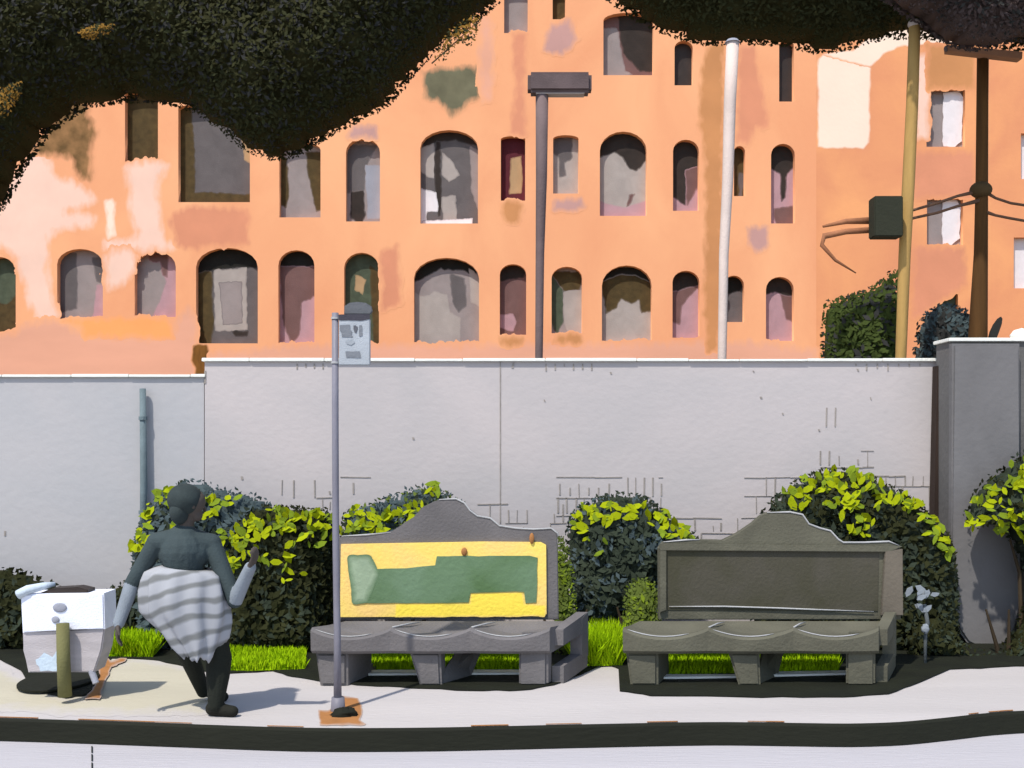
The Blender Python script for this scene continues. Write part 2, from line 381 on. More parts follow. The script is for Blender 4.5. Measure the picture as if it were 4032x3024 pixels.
# ------------------------------------------------ grass
def grass(px, n, h):
    bm = bmesh.new(); poly = px
    x0, x1 = min(p[0] for p in px), max(p[0] for p in px); y0, y1 = min(p[1] for p in px), max(p[1] for p in px)
    V = []; Fc = []; c = 0
    pts = [G(x, y) for x, y in px]
    while c < n:
        x, y = random.uniform(x0, x1), random.uniform(y0, y1)
        if not inside(poly, np.array([x]), np.array([y]))[0]: continue
        p = G(x, y); p.z = .01; a = random.uniform(0, 6.28); ww = .006
        hh = h*random.uniform(.5, 1.1); t = Vector((random.gauss(0, .3)*hh, random.gauss(0, .3)*hh, hh)); u = Vector((math.cos(a), math.sin(a), 0))*ww
        b = len(V); V += [p-u, p+u, p+t*.6+u*.8, p+t, p+t*.6-u*.8]; Fc.append((b, b+1, b+2, b+3, b+4)); c += 1
    b = len(V); V += [Vector((p.x, p.y, .014)) for p in pts]; Fc.append(tuple(range(b, b+len(pts))))
    return V, Fc
V = []; Fc = []
for px, n, h in (([(860, 2572), (1200, 2572), (1200, 2640), (1000, 2648), (860, 2645)], 5000, .07),
                 ([(1400, 2590), (2080, 2590), (2080, 2645), (1400, 2648)], 6000, .07),
                 ([(2255, 2575), (2450, 2575), (2450, 2625), (2270, 2630)], 5000, .26),
                 ([(2560, 2590), (3300, 2590), (3300, 2650), (2560, 2664)], 7000, .08),
                 ([(415, 2555), (620, 2570), (600, 2592), (430, 2590)], 3500, .18)):
    v, f = grass(px, n, h); b = len(V); V += v; Fc += [tuple(i+b for i in q) for q in f]
me = bpy.data.meshes.new('grass'); me.from_pydata([tuple(v) for v in V], [], Fc)
tag(link('grass', me, m_grass), 'bright lime green grass tufts between pavement and shrubs', 'grass', kind='stuff')

# ------------------------------------------------ building
BD = 28.0
def arch_pts(l, r, t, b, ah=None, n=10):
    ah = min((r-l)/2, (b-t)/2) if ah is None else ah
    cx, rx = (l+r)/2, (r-l)/2
    pts = [(l, b)] + [(cx-rx*math.cos(math.pi*k/n), t+ah-ah*math.sin(math.pi*k/n)) for k in range(n+1)] + [(r, b)]
    return pts
def facade(outline, holes, d, depth):
    cu = bpy.data.curves.new('f', 'CURVE'); cu.dimensions = '2D'; cu.fill_mode = 'BOTH'; cu.extrude = depth/2
    for ring in [outline] + holes:
        sp = cu.splines.new('POLY'); sp.points.add(len(ring)-1); sp.use_cyclic_u = True
        for i, (x, y) in enumerate(ring):
            p = P(x, y, d); sp.points[i].co = (p.x, p.z, 0, 1)
    o = bpy.data.objects.new('f', cu); COL.objects.link(o)
    dg = bpy.context.evaluated_depsgraph_get(); dg.update()
    me = bpy.data.meshes.new_from_object(o.evaluated_get(dg))
    bpy.data.objects.remove(o)
    me.materials.clear()
    for v in me.vertices: x, y, zz = v.co; v.co = (x, d+depth/2-zz, y)
    return me
full = lambda t, b: [(0, t), (1, t), (1, b), (0, b)]
# l, r, top, bottom, arch height (None = round), back colour, patches (colour, points as fractions of the opening); dark and black tops put the arch shadow into colour
WIN = [
 (-60, 62, 1012, 1320, None, 'olive', [('green', [(0, 0), (1, 0), (.95, .45), (.6, .6), (0, .5)])]),
 (225, 405, 980, 1255, 60, 'grey', [('slate', [(0, 0), (.35, .05), (.38, .85), (0, .9)]), ('slate', [(.7, .1), (1, .1), (1, .5), (.8, .45)]), ('mauve', [(.8, .5), (1, .5), (1, 1), (.7, 1)])]),
 (530, 692, 990, 1248, 60, 'mauve', [('grey', [(0, 0), (.62, .1), (.7, .45), (.55, .75), (.35, 1), (0, 1)]), ('plum', [(.3, 0), (.75, .0), (.75, .4), (.62, .35), (.55, .15), (.3, .12)])]),
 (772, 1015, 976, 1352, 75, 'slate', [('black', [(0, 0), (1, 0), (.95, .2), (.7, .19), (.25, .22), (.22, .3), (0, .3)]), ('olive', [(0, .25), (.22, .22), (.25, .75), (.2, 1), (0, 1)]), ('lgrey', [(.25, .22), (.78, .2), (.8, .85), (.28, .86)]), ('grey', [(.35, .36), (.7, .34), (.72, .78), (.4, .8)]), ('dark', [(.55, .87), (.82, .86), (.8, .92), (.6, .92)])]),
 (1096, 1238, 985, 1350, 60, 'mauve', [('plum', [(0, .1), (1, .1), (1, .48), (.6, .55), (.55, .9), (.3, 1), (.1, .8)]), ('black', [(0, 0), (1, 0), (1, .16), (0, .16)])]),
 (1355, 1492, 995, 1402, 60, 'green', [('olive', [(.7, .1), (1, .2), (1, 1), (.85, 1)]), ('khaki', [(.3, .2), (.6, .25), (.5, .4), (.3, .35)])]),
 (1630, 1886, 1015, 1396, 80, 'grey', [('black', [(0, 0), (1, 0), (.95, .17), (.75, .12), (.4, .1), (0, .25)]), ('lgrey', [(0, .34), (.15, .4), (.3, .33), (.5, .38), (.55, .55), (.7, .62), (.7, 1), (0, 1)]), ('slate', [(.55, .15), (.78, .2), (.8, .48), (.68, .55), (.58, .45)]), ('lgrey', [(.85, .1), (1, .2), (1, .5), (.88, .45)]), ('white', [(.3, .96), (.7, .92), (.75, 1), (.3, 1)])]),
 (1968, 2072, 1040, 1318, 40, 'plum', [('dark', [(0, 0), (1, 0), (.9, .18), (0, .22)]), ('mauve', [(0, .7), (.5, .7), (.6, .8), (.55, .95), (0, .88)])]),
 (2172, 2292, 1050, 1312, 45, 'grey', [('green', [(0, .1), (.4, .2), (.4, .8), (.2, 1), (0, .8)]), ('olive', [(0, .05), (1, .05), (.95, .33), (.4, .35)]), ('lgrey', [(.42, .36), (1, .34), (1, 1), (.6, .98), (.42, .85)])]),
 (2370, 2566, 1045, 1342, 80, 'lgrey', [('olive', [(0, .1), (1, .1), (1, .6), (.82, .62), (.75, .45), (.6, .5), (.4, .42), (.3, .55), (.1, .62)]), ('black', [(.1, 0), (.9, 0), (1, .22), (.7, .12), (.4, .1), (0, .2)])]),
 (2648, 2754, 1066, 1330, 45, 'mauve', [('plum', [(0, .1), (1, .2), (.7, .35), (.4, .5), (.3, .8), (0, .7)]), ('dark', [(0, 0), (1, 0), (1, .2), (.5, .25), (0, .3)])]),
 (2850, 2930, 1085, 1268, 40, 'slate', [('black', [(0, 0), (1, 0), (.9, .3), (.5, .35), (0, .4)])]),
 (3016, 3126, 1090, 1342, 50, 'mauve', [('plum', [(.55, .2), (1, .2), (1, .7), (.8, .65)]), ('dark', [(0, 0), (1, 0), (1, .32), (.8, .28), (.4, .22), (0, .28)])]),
 (492, 622, 360, 636, 14, 'olive', []),
 (702, 984, 410, 796, 14, 'slate', [('olive', [(0, 0), (.15, 0), (.2, .5), (.2, .88), (1, .9), (1, 1), (0, 1)]), ('khaki', [(.85, .3), (1, .3), (1, .6), (.9, .55)])]),
 (1100, 1262, 560, 856, 30, 'grey', [('olive', [(0, .1), (.15, .2), (.2, .7), (.1, .85), (0, .8)]), ('olive', [(.6, .1), (1, .1), (1, .85), (.85, .9), (.7, .5)])]),
 (1362, 1496, 545, 872, 55, 'grey', [('slate', [(0, .05), (.9, .05), (.6, .3), (.5, .6), (0, .65)]), ('dark', [(.1, .62), (.5, .6), (.55, .9), (.4, 1), (.1, .95)]), ('blue', [(.55, .3), (1, .3), (1, .95), (.6, .95)])]),
 (1655, 1882, 512, 880, 70, 'slate', [('dark', [(0, 0), (1, 0), (1, .16), (.6, .08), (.3, .1), (.05, .16)]), ('lgrey', [(0, .18), (.22, .12), (.25, .5), (.12, .48), (0, .4)]), ('dark', [(.26, .1), (.34, .1), (.36, .9), (.3, .9), (.24, .5)]), ('lgrey', [(.37, .22), (.5, .28), (.68, .46), (.5, .54), (.37, .46)]), ('white', [(0, .6), (.25, .65), (.3, .85), (.12, .86), (.08, .98), (0, .98)]), ('lgrey', [(.36, .7), (.6, .68), (.62, .95), (.38, .97)]), ('white', [(.02, .95), (.9, .93), (.9, .985), (.02, .99)]), ('grey', [(.85, .15), (1, .2), (1, .9), (.88, .6)])]),
 (1972, 2068, 536, 790, 12, 'wine', [('khaki', [(.4, .3), (.85, .28), (.85, .85), (.35, .88)]), ('wine', [(0, 0), (1, 0), (1, .15), (0, .2)])]),
 (2178, 2278, 532, 762, 14, 'lgrey', [('slate', [(.05, 0), (.8, 0), (.75, .35), (.5, .45), (.5, .65), (.3, .68), (.25, .35), (0, .25)])]),
 (2362, 2546, 518, 850, 75, 'lgrey', [('dark', [(0, 0), (1, 0), (1, .3), (.8, .45), (.65, .42), (.5, .28), (.3, .22), (0, .3)]), ('plum', [(.65, .72), (.75, .72), (.6, .95), (.55, .92)]), ('mauve', [(0, .8), (.5, .88), (1, .8), (1, 1), (0, 1)])]),
 (2650, 2752, 550, 830, 45, 'mauve', [('dark', [(0, 0), (1, 0), (1, .35), (.6, .4), (.5, .9), (0, .75)]), ('plum', [(.5, .4), (1, .35), (1, .6), (.6, .9)])]),
 (2890, 2934, 575, 772, 22, 'olive', [('slate', [(.6, .5), (1, .5), (.8, 1), (.6, 1)])]),
 (3036, 3130, 566, 880, 45, 'mauve', [('dark', [(0, 0), (1, 0), (1, .25), (.75, .35), (.7, .65), (.5, .7), (.45, .35), (0, .25)]), ('plum', [(.2, .8), (1, .75), (1, 1), (.3, 1)])]),
 (1985, 2078, -60, 130, 5, 'grey', []), (2176, 2226, -60, 76, 5, 'olive', []),
 (2376, 2572, 50, 296, 30, 'plum', [('grey', [(0, .2), (.3, .2), (.45, .9), (.6, .95), (0, 1)]), ('dark', [(.3, 0), (1, 0), (1, .9), (.75, .9), (.4, .6)])]),
 (2656, 2728, 160, 336, 30, 'dark', []), (3068, 3126, 160, 400, 20, 'dark', []),
]
holes = [arch_pts(a, b, c, e, f) for a, b, c, e, f, *_ in WIN]
bld = thing('apartment_building', 'long peach building with rows of arched windows behind the grey wall', 'building', (P(1260, 1900, BD).x, BD, -.2))
out = [(-900, 2070), (-900, -330), (3214, -330), (3214, 2070)]
out = [(x, y) for x, y in out]
WDEP = .2
link('wall', facade(out, holes, BD, WDEP-.001), m_peach, bld)
bm = bmesh.new(); x0 = P(-900, 0, BD).x; x1 = P(3214, 0, BD).x; zt = P(0, -330, BD).z
box(bm, x0, x0+.3, BD+.36, BD+9, -.2, zt); box(bm, x1-.3, x1-.01, BD+.36, BD+9, -.2, zt); box(bm, x0+.3, x1-.3, BD+8.7, BD+9, -.2, zt)
obj('side_wall', bm, m_peach, bld)
bm = bmesh.new(); box(bm, x0-.3, x1+.1, BD-.3, BD+9.3, zt, zt+.25, .04); obj('roof', bm, m_salmon, bld)
bm = bmesh.new(); box(bm, x0+.31, x1-.31, BD+3, BD+3.1, -.2, zt-.01); obj('back_panel', bm, W['black'], bld)
m_frame = mat('window_frame_grey', srgb(120, 100, 92), var=.1)
for (l, r, t, b, ah, back, pats) in WIN:
    bm = bmesh.new(); prism(bm, PP([(l-14, b+10), (l-14, t-14), (r+14, t-14), (r+14, b+10)], BD), (0, .03, 0))
    for v in bm.verts: v.co.y += WDEP
    wdw = obj('window', bm, W[back], bld)
    wdw.location = -bld.location
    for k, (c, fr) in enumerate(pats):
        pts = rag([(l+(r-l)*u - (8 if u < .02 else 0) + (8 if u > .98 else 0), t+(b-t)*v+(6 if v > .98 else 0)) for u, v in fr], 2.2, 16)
        brushed('blind_and_shade', pts, lambda x, y, k=k: P(x, y, BD)+Vector((0, WDEP-.001-.0004*k, 0)), W[c], W[back], wdw, 5, 16, thr=.4)
# plaster patches, weathering, and some shade put in as colour
PAT = [
 (m_pink, [(-80, 900), (0, 830), (60, 690), (130, 600), (180, 610), (215, 700), (290, 720), (370, 770), (365, 805), (225, 835), (365, 850), (360, 890), (230, 900), (185, 960), (185, 1080), (200, 1180), (240, 1262), (140, 1260), (100, 1120), (60, 990), (-80, 930)]),
 (m_pink, [(480, 648), (655, 640), (640, 690), (620, 700), (630, 940), (690, 965), (680, 985), (620, 975), (550, 985), (420, 985), (410, 950), (560, 935), (520, 860), (510, 700)]),
 (m_pink, [(420, 985), (530, 985), (520, 1080), (440, 1150), (415, 1100)]),
 (m_cream, [(415, 790), (445, 780), (450, 930), (425, 940)]),
 (m_salmon, [(665, 865), (740, 812), (975, 830), (980, 960), (790, 965), (770, 980), (700, 970), (690, 920)]),
 (m_rose, [(-100, 1330), (60, 1325), (90, 1270), (240, 1262), (330, 1330), (680, 1340), (700, 1260), (765, 1200), (765, 1560), (-100, 1560)]),
 (m_brightor, [(250, 1262), (420, 1262), (520, 1252), (650, 1255), (680, 1330), (500, 1320), (335, 1322), (325, 1280)]),
 (m_olst, [(250, 400), (330, 400), (372, 520), (350, 600), (352, 700), (318, 700), (290, 630), (235, 605), (130, 600), (190, 510)]),
 (m_ochre, [(760, 1360), (815, 1360), (820, 1385), (805, 1440), (800, 1540), (775, 1540), (768, 1450), (750, 1420)]),
 (m_rose, [(830, 1362), (2200, 1362), (3210, 1345), (3210, 1500), (830, 1500)]),
 (m_tan, [(2770, 200), (2830, 172), (2852, 172), (2846, 560), (2840, 1380), (2770, 1385), (2785, 600), (2750, 460)]),
 (m_salmon, [(2910, 172), (2965, 190), (3025, 495), (2970, 500), (2950, 560), (2905, 560)]),
 (m_mauve, [(2945, 900), (3020, 890), (3025, 960), (2985, 1000), (2950, 960)]),
 (m_cream, [(3212, 240), (3212, 205), (3212, 582), (3212, 580)]),
 (m_salmon, [(2020, 134), (2072, 134), (2060, 330), (2065, 528), (2010, 528), (2035, 330)]),  # shadow line above the window, put in as colour
 (m_greygreen, [(1670, 290), (1720, 270), (1885, 265), (1890, 385), (1840, 395), (1785, 462), (1760, 420), (1740, 400), (1680, 385)]),  # shaded area of the facade, put in as grey-green colour
 (m_rose, [(1890, 80), (1940, 80), (1935, 380), (1895, 395)]),
 (m_mauve, [(2180, 795), (2290, 785), (2295, 815), (2260, 830), (2180, 825)]),
 (m_mauve, [(2165, 100), (2240, 80), (2270, 160), (2210, 215), (2150, 190)]),
 (m_tan, [(1980, 795), (2055, 795), (2050, 860), (2020, 882), (1985, 850)]),
 (m_salmon, [(1500, 1000), (1560, 960), (1578, 1200), (1510, 1220)]),
 (m_mauve, [(1395, 500), (1480, 500), (1475, 540), (1370, 540)]),
 (m_tan, [(1968, 1325), (2060, 1325), (2050, 1358), (1975, 1358)]), (m_tan, [(2190, 1320), (2280, 1320), (2290, 1350), (2190, 1350)]),
]
for k, (m, px) in enumerate(PAT):
    if k < 3 or m in (m_rose, m_tan): px = smooth_poly(px, 1)
    if max(p[0] for p in px)-min(p[0] for p in px) < 5: continue
    brushed('facade_patch', rag(px, 5, 24), lambda x, y, k=k: P(x, y, BD)+Vector((0, -.0008-.00012*k, 0)), m, m_peach, bld, 7, {m_ochre: 14, m_olst: 50,  m_pink: 60, m_rose: 55, m_tan: 40, m_cream: 26}.get(m, 42))
# side wing
wing = thing('corner_building', 'orange building with small square windows and cream panel on the right', 'building', (P(4000, 1900, BD).x, BD, -.2))
WW = [(3648, 3800, 352, 578), (3650, 3792, 782, 965), (3640, 3772, 1132, 1420), (3992, 4110, 935, 1135), (4020, 4130, 525, 705)]
link('wall', facade([(3214.1, 2070), (3214.1, -300), (5600, -300), (5600, 2070)], [[(a, e), (a, c), (b, c), (b, e)] for a, b, c, e in WW], BD, .35), m_orange, wing)
cols = [('grey', 'white'), ('grey', 'white'), ('slate', 'green'), ('white', 'white'), ('white', 'cream')]
for (a, b, c, e), (c1, c2) in zip(WW, cols):
    bm = bmesh.new(); prism(bm, PP([(a-10, e+8), (a-10, c-10), (b+10, c-10), (b+10, e+8)], BD), (0, .03, 0))
    for v in bm.verts: v.co.y += .16
    wn = obj('window', bm, W[c1], wing); wn.location = -wing.location
    mid = a+(b-a)*.48
    bm = bmesh.new(); prism(bm, PP(rag([(mid, e-8), (mid, c+6), (b-16, c+2), (b, c+30), (b-6, e-30), (b-40, e)], 3, 18), BD), (0, -.03, 0))
    for v in bm.verts: v.co.y += .15
    o = obj('shutter', bm, W.get(c2, m_cream), None); o.parent = wn
for k, (m, px) in enumerate(((m_cream, [(3222, 235), (3240, 215), (3400, 205), (3425, 240), (3422, 560), (3400, 585), (3222, 578)]),
              (m_cream, [(3240, 214), (3360, 200), (3450, 130), (3560, 110), (3700, 120), (3760, 165), (3650, 172), (3560, 178), (3480, 205), (3428, 262), (3340, 240)]),
              (m_pink, [(3612, 215), (3655, 215), (3650, 540), (3605, 545)]),
              (m_tan, [(3656, 180), (3830, 190), (3830, 340), (3656, 345)]),
              (m_salmon, [(3600, 600), (3830, 600), (3830, 770), (3600, 775)]),
              (m_salmon, [(3600, 980), (3800, 975), (3800, 1120), (3600, 1250)]))):
    brushed('facade_patch', rag(px, 3, 24), lambda x, y, k=k: P(x, y, BD)+Vector((0, -.0008-.0002*k, 0)), m, m_orange, wing, 7, 14 if m is m_cream else 44)
bm = bmesh.new(); a0 = P(3216, 0, BD).x; a1 = P(5600, 0, BD).x
box(bm, a0+.02, a0+.3, BD+.36, BD+9, -.2, 13); box(bm, a1-.3, a1, BD+.36, BD+9, -.2, 13); box(bm, a0+.3, a1-.3, BD+.2, BD+.3, -.2, 13)
obj('side_wall', bm, m_orange, wing)
bm = bmesh.new(); box(bm, a0+.12, a1+.3, BD-.3, BD+9.3, P(0, -300, BD).z, P(0, -300, BD).z+.25); obj('roof', bm, m_salmon, wing)

# ------------------------------------------------ garden walls
WD = 9.5
def wallblock(name, label, px0, px1, top, d, th, m, joints=None, cop=True, mj=m_mortar):
    bm = bmesh.new(); a, b = P(px0, top, d), P(px1, top, d)
    box(bm, a.x, b.x, d, d+th, -.05, a.z, 0)
    for j in joints or []:
        p, q = P(j[0], j[1], d), P(j[2], j[3], d); hw = (j[4] if len(j) > 4 else 4)*d/F/2
        if abs(j[0]-j[2]) < abs(j[1]-j[3]): pts = [(p.x-hw, d-.001, p.z), (p.x+hw, d-.001, p.z), (q.x+hw, d-.001, q.z), (q.x-hw, d-.001, q.z)]
        else: pts = [(p.x, d-.001, p.z-hw), (q.x, d-.001, q.z-hw), (q.x, d-.001, q.z+hw), (p.x, d-.001, p.z+hw)]
        prism(bm, pts, (0, -.004, 0), mi=1)
    t = thing(name, label, 'wall', ((a.x+b.x)/2, d, 0))
    obj('wall_panel', bm, [m, mj], t)
    if cop:
        bm = bmesh.new(); x = a.x-.02
        while x < b.x+.02:
            x2 = min(b.x+.02, x+random.uniform(.35, .8)); h = random.uniform(.018, .032)
            box(bm, x, x2-.004, d-.025-random.uniform(0, .006), d+th+.02, a.z+.001, a.z+h, .004); x = x2
        obj('coping', bm, m_coping, t)
    return t
def bricks(x0, x1, ys, keep=.6):
    J = []
    for i, y in enumerate(ys[:-1]):
        y2 = ys[i+1]; x = x0+random.uniform(0, 20)
        seg = x0
        while seg < x1:
            e = min(x1, seg+random.uniform(60, 180))
            if random.random() < keep: J.append((seg, y+random.uniform(-2, 2), e, y+random.uniform(-2, 2), random.uniform(2, 5)))
            seg = e
        while x < x1:
            if random.random() < keep:
                ya = y+(y2-y)*random.choice((0, 0, .3, .5)); J.append((x, ya, x+random.uniform(-2, 2), y2-random.uniform(0, 12), random.uniform(2.5, 7)))
            x += random.uniform(30, 42)
    return J
J = [(1970, 1425, 1970, 2060, 4), (2022, 1428, 2018, 1450, 8)]
J += bricks(2190, 2610, [1880, 1960, 2030, 2100], .85) + bricks(2930, 3200, [1880, 1955, 2030], .9) + bricks(3230, 3440, [1775, 1840, 1900], .75)
J += bricks(2640, 2990, [2040, 2100, 2170], .75) + bricks(1880, 2230, [1985, 2060, 2110], .5) + bricks(1150, 1330, [1890, 1960, 2010], .6) + bricks(3400, 3690, [1875, 1915, 1990], .8)
J += bricks(950, 1120, [1890, 1960], .4) + bricks(1340, 1500, [1880, 1950], .3)
J += [(x, 1432, x, 1432+random.uniform(8, 30), 5) for x in list(range(1170, 1300, 34))+list(range(2150, 2350, 36))+list(range(3370, 3640, 42))]
J += [(3255, 1605, 3253, 1680, 5), (3290, 1605, 3288, 1680, 5), (808, 1460, 808, 1510, 7)]
for _ in range(12):
    x, y = random.uniform(860, 3650), random.uniform(1450, 1980); J.append((x, y, x+3, y+random.uniform(6, 14), random.uniform(4, 9)))
wallblock('garden_wall', 'long pale grey rendered wall with patches of exposed brick behind the benches', 806, 3694, 1424, WD, .2, m_wall, J)
wallblock('garden_wall', 'cool grey plain wall, slightly lower, behind the person and white bin', -3000, 803, 1486, WD+.01, .19, m_wallL, [(20, 2090, 20, 2110, 7)])
t_right = wallblock('garden_wall', 'mid grey taller wall at the right edge beside the dark gap', 3742, 6500, 1345, 9.1, .3, m_wallR, [(3755, 1430, 3785, 1430), (3785, 1430, 3785, 1505), (3755, 1508, 3778, 1508)], mj=W['dark'])
bm = bmesh.new(); a = P(3714, 1440, 9.35)
prism(bm, [P(3692, 1440, 9.35), P(3745, 1436, 9.35), P(3742, 2548, 9.35), P(3668, 2548, 9.35), P(3680, 2000, 9.35)], (0, .12, 0), bev=.006)
t = obj('post', bm, mat('gap_shadow_brown', srgb(52, 40, 34), var=.2, scale=4, stretch=(4, 4, .6))); tag(t, 'dark brown slab standing in for the shadowed gap between the pale wall and dark wall', 'post')  # dark slab put in for the shadow between the two walls
# rainwater pipe
t = thing('downpipe', 'narrow blue grey drainpipe running down the pale wall left of the shrubs', 'pipe', (P(562, 1600, WD).x, WD-.03, 0))
m_pipe = mat('teal_grey_paint', srgb(104, 118, 122), var=.15, scale=5)
bm = bmesh.new(); tube(bm, [P(562, 1530, WD-.05), P(566, 1900, WD-.05), P(562, 2560, WD-.05)], [.028, .032, .034]); obj('pipe', bm, m_pipe, t, True)
for y in (1640, 2010):
    bm = bmesh.new(); tube(bm, [P(563, y, WD-.05), P(563, y+14, WD-.05)], .038); obj('bracket', bm, m_pipe, t)

# ------------------------------------------------ things behind the wall
PD = 10.5
def pole(pts, rad, d=PD): 
    bm = bmesh.new(); tube(bm, [P(x, y, d) for x, y in pts], [r*d/F for r in rad], 14); return bm
mp = mat('lamp_grey_paint', srgb(114, 98, 98, .85), var=.15, scale=3)
t = thing('street_lamp', 'grey street lamp with a wide flat head in front of peach building', 'street lamp', (P(2128, 0, PD).x, PD, -.2))
obj('pole', pole([(2134, 375), (2132, 700), (2126, 1000), (2122, 1430), (2120, 2500)], [25, 22, 17, 15, 15]), mp, t, True)
bm = bmesh.new(); a, b = P(2078, 372, PD), P(2328, 292, PD); box(bm, a.x, b.x, PD-.09, PD+.09, a.z, b.z, .03); obj('lamp_head', bm, mat('lamp_head_dark', srgb(98, 84, 84, .85), var=.2, scale=4), t)
bm = bmesh.new(); a, b = P(2110, 376, PD), P(2300, 372.5, PD); box(bm, a.x, b.x, PD-.06, PD+.06, a.z, b.z); obj('lens', bm, W['lgrey'], t)
m_wp = mat('white_pole_paint', srgb(228, 210, 200, .8), var=.06, scale=4)
t = thing('flagpole', 'white slender pole rising in front of peach building, right of street lamp', 'pole', (P(2850, 0, PD).x, PD, -.2))
obj('shaft', pole([(2885, 168), (2874, 400), (2866, 700), (2850, 1000), (2843, 1430), (2840, 2500)], [25, 24, 22, 19, 17, 17]), m_wp, t, True)
bm = bmesh.new(); tube(bm, [P(2884, 168, PD), P(2884, 156, PD)], [.075, .05], 14); obj('cap', bm, W['blue'], t)
m_tp = mat('tan_pole_paint', srgb(176, 142, 84, .95), var=.12, scale=3, stretch=(3, 3, .5))
t = thing('signal_pole', 'tan leaning pole carrying a dark signal box', 'pole', (P(3560, 0, PD).x, PD, -.2))
obj('shaft', pole([(3602, 90), (3592, 400), (3578, 700), (3562, 1000), (3546, 1430), (3520, 2500)], [22, 23, 24, 23, 21, 20]), m_tp, t, True)
bm = bmesh.new(); ell(bm, P(3600, 95, PD), (.062, .062, .05)); obj('cap', bm, W['lgrey'], t, True)
bm = bmesh.new(); a, b = P(3430, 938, PD-.1), P(3542, 780, PD-.1); box(bm, a.x, b.x, PD-.2, PD-.02, a.z, b.z, .01); obj('signal_box', bm, mat('signal_dark_green', srgb(46, 48, 36), var=.1), t)
m_br = mat('bracket_brown', srgb(150, 100, 70), var=.2)
bm = bmesh.new(); tube(bm, [P(3440, 868, PD), P(3330, 872, PD), P(3240, 892, PD)], [.036, .026, .012]); tube(bm, [P(3440, 905, PD), P(3330, 912, PD), P(3245, 930, PD), P(3236, 965, PD), P(3290, 1025, PD), P(3370, 1075, PD)], [.03, .028, .03, .022, .016, .006]); obj('bracket', bm, m_br, t, True)
m_up = mat('utility_brown_wood', srgb(108, 74, 36, .62), var=.2, scale=3, stretch=(4, 4, .4))
UD = 11.0
t = thing('utility_pole', 'brown timber utility pole with crossarm and cables at the right', 'utility pole', (P(3862, 0, UD).x, UD, -.2))
obj('pole', pole([(3870, 205), (3868, 400), (3866, 700), (3862, 1000), (3850, 1330), (3840, 2400)], [22, 22, 23, 26, 36, 38], UD), m_up, t, True)
bm = bmesh.new(); prism(bm, [P(3712, 196, UD), P(4002, 222, UD), P(4000, 250, UD), P(3714, 218, UD)], (0, .12, 0), bev=.006)
for v in bm.verts: v.co.y -= .14
obj('crossarm', bm, mat('crossarm_grey', srgb(150, 112, 86), var=.12), t)
bm = bmesh.new(); ell(bm, P(3862, 748, UD-.02), (.11, .1, .085)); obj('junction_box', bm, mat('junction_brown', srgb(84, 66, 40), var=.15), t, True)
for x in (3725, 3985):
    bm = bmesh.new(); ell(bm, P(x, 192 if x < 3800 else 216, UD-.1), (.022, .022, .03)); obj('insulator', bm, W['slate'], t, True)
m_cab = mat('cable_brown', srgb(112, 84, 66), var=.15)
for lab, pts in (('upper thick cable sagging left from utility pole to tan pole', [(3858, 752), (3770, 772), (3690, 800), (3600, 826), (3555, 838)]),
                 ('lower cable sagging left from utility pole junction to tan pole', [(3855, 790), (3770, 812), (3690, 838), (3600, 858), (3555, 872)]),
                 ('upper cable sagging right from utility pole out of frame', [(3868, 748), (3920, 780), (3980, 800), (4060, 812), (4700, 830)]),
                 ('lower cable sagging right from utility pole out of frame', [(3868, 830), (3920, 848), (3980, 860), (4060, 874), (4700, 900)])):
    bm = bmesh.new(); tube(bm, [P(x, y, UD-.03-(.4 if x < 3600 else 0)) for x, y in pts], [.022]+[.014]*(len(pts)-2)+[.011], 8)
    tag(obj('cable', bm, m_cab, None, True), lab, 'cable', 'cables on the utility pole')

# ------------------------------------------------ trees (crowns hang down into view; trunks stand outside the frame)
def tree(name, label, poly, d, th, n, size, mats, weights, trunk, step=45, group=None, rim=260):
    t = thing(name, label, 'tree', (P(trunk[0][0], 0, d).x, d, -.2), group)
    o = leaves('crown', poly, d, th, n, size, mats, t, rim=rim, weights=weights, over=1)
    merge_core(o, core_mass('core', poly, d, th, step, mats, t, shrink=8, rim=rim))
    bm = bmesh.new()
    for pts, rr in trunk[1:]:
        tube(bm, [P(x, y, d+.05) for x, y in pts], rr, 12)
    obj('trunk', bm, m_bark, t, True)
    return t
bx = lambda x, y: (x, y)
polyL = smooth_poly([(-1700, 900), (-900, 1000), (-300, 900), (-60, 870), (20, 740), (90, 600), (180, 490), (300, 415), (450, 388), (610, 392), (740, 425), (850, 505), (940, 580), (1040, 622), (1150, 615), (1260, 540), (1420, 455), (1520, 410), (1580, 345), (1640, 265), (1700, 200), (1790, 130), (1880, 65), (1960, 0), (2060, -110), (1900, -420), (1400, -650), (500, -800), (-500, -750), (-1500, -400)], 1)
tree('shade_tree', 'huge dark tree crown filling the upper left, lower edge scalloped', polyL, 12.2, 1.0, 85000, .043, [m_lf_dk, m_lf_sl, m_lf_dk2], [.5, .25, .25],
     [(-1250, 0), ([(-1250, 2350), (-1240, 1600), (-1200, 1000), (-1050, 500), (-700, 100)], [.3, .24, .2, .15, .06]), ([(-1200, 1000), (-900, 700), (-300, 400), (500, 150), (1300, 0)], [.15, .12, .1, .07, .02])])
polyR = smooth_poly([(2340, -60), (2420, 5), (2500, 60), (2590, 105), (2700, 145), (2780, 165), (2950, 158), (3080, 165), (3230, 197), (3340, 192), (3440, 155), (3530, 138), (3680, 140), (3780, 160), (4100, 190), (4700, 300), (5600, 250), (5900, -300), (4800, -700), (3400, -600), (2700, -400), (2400, -220)], 1)
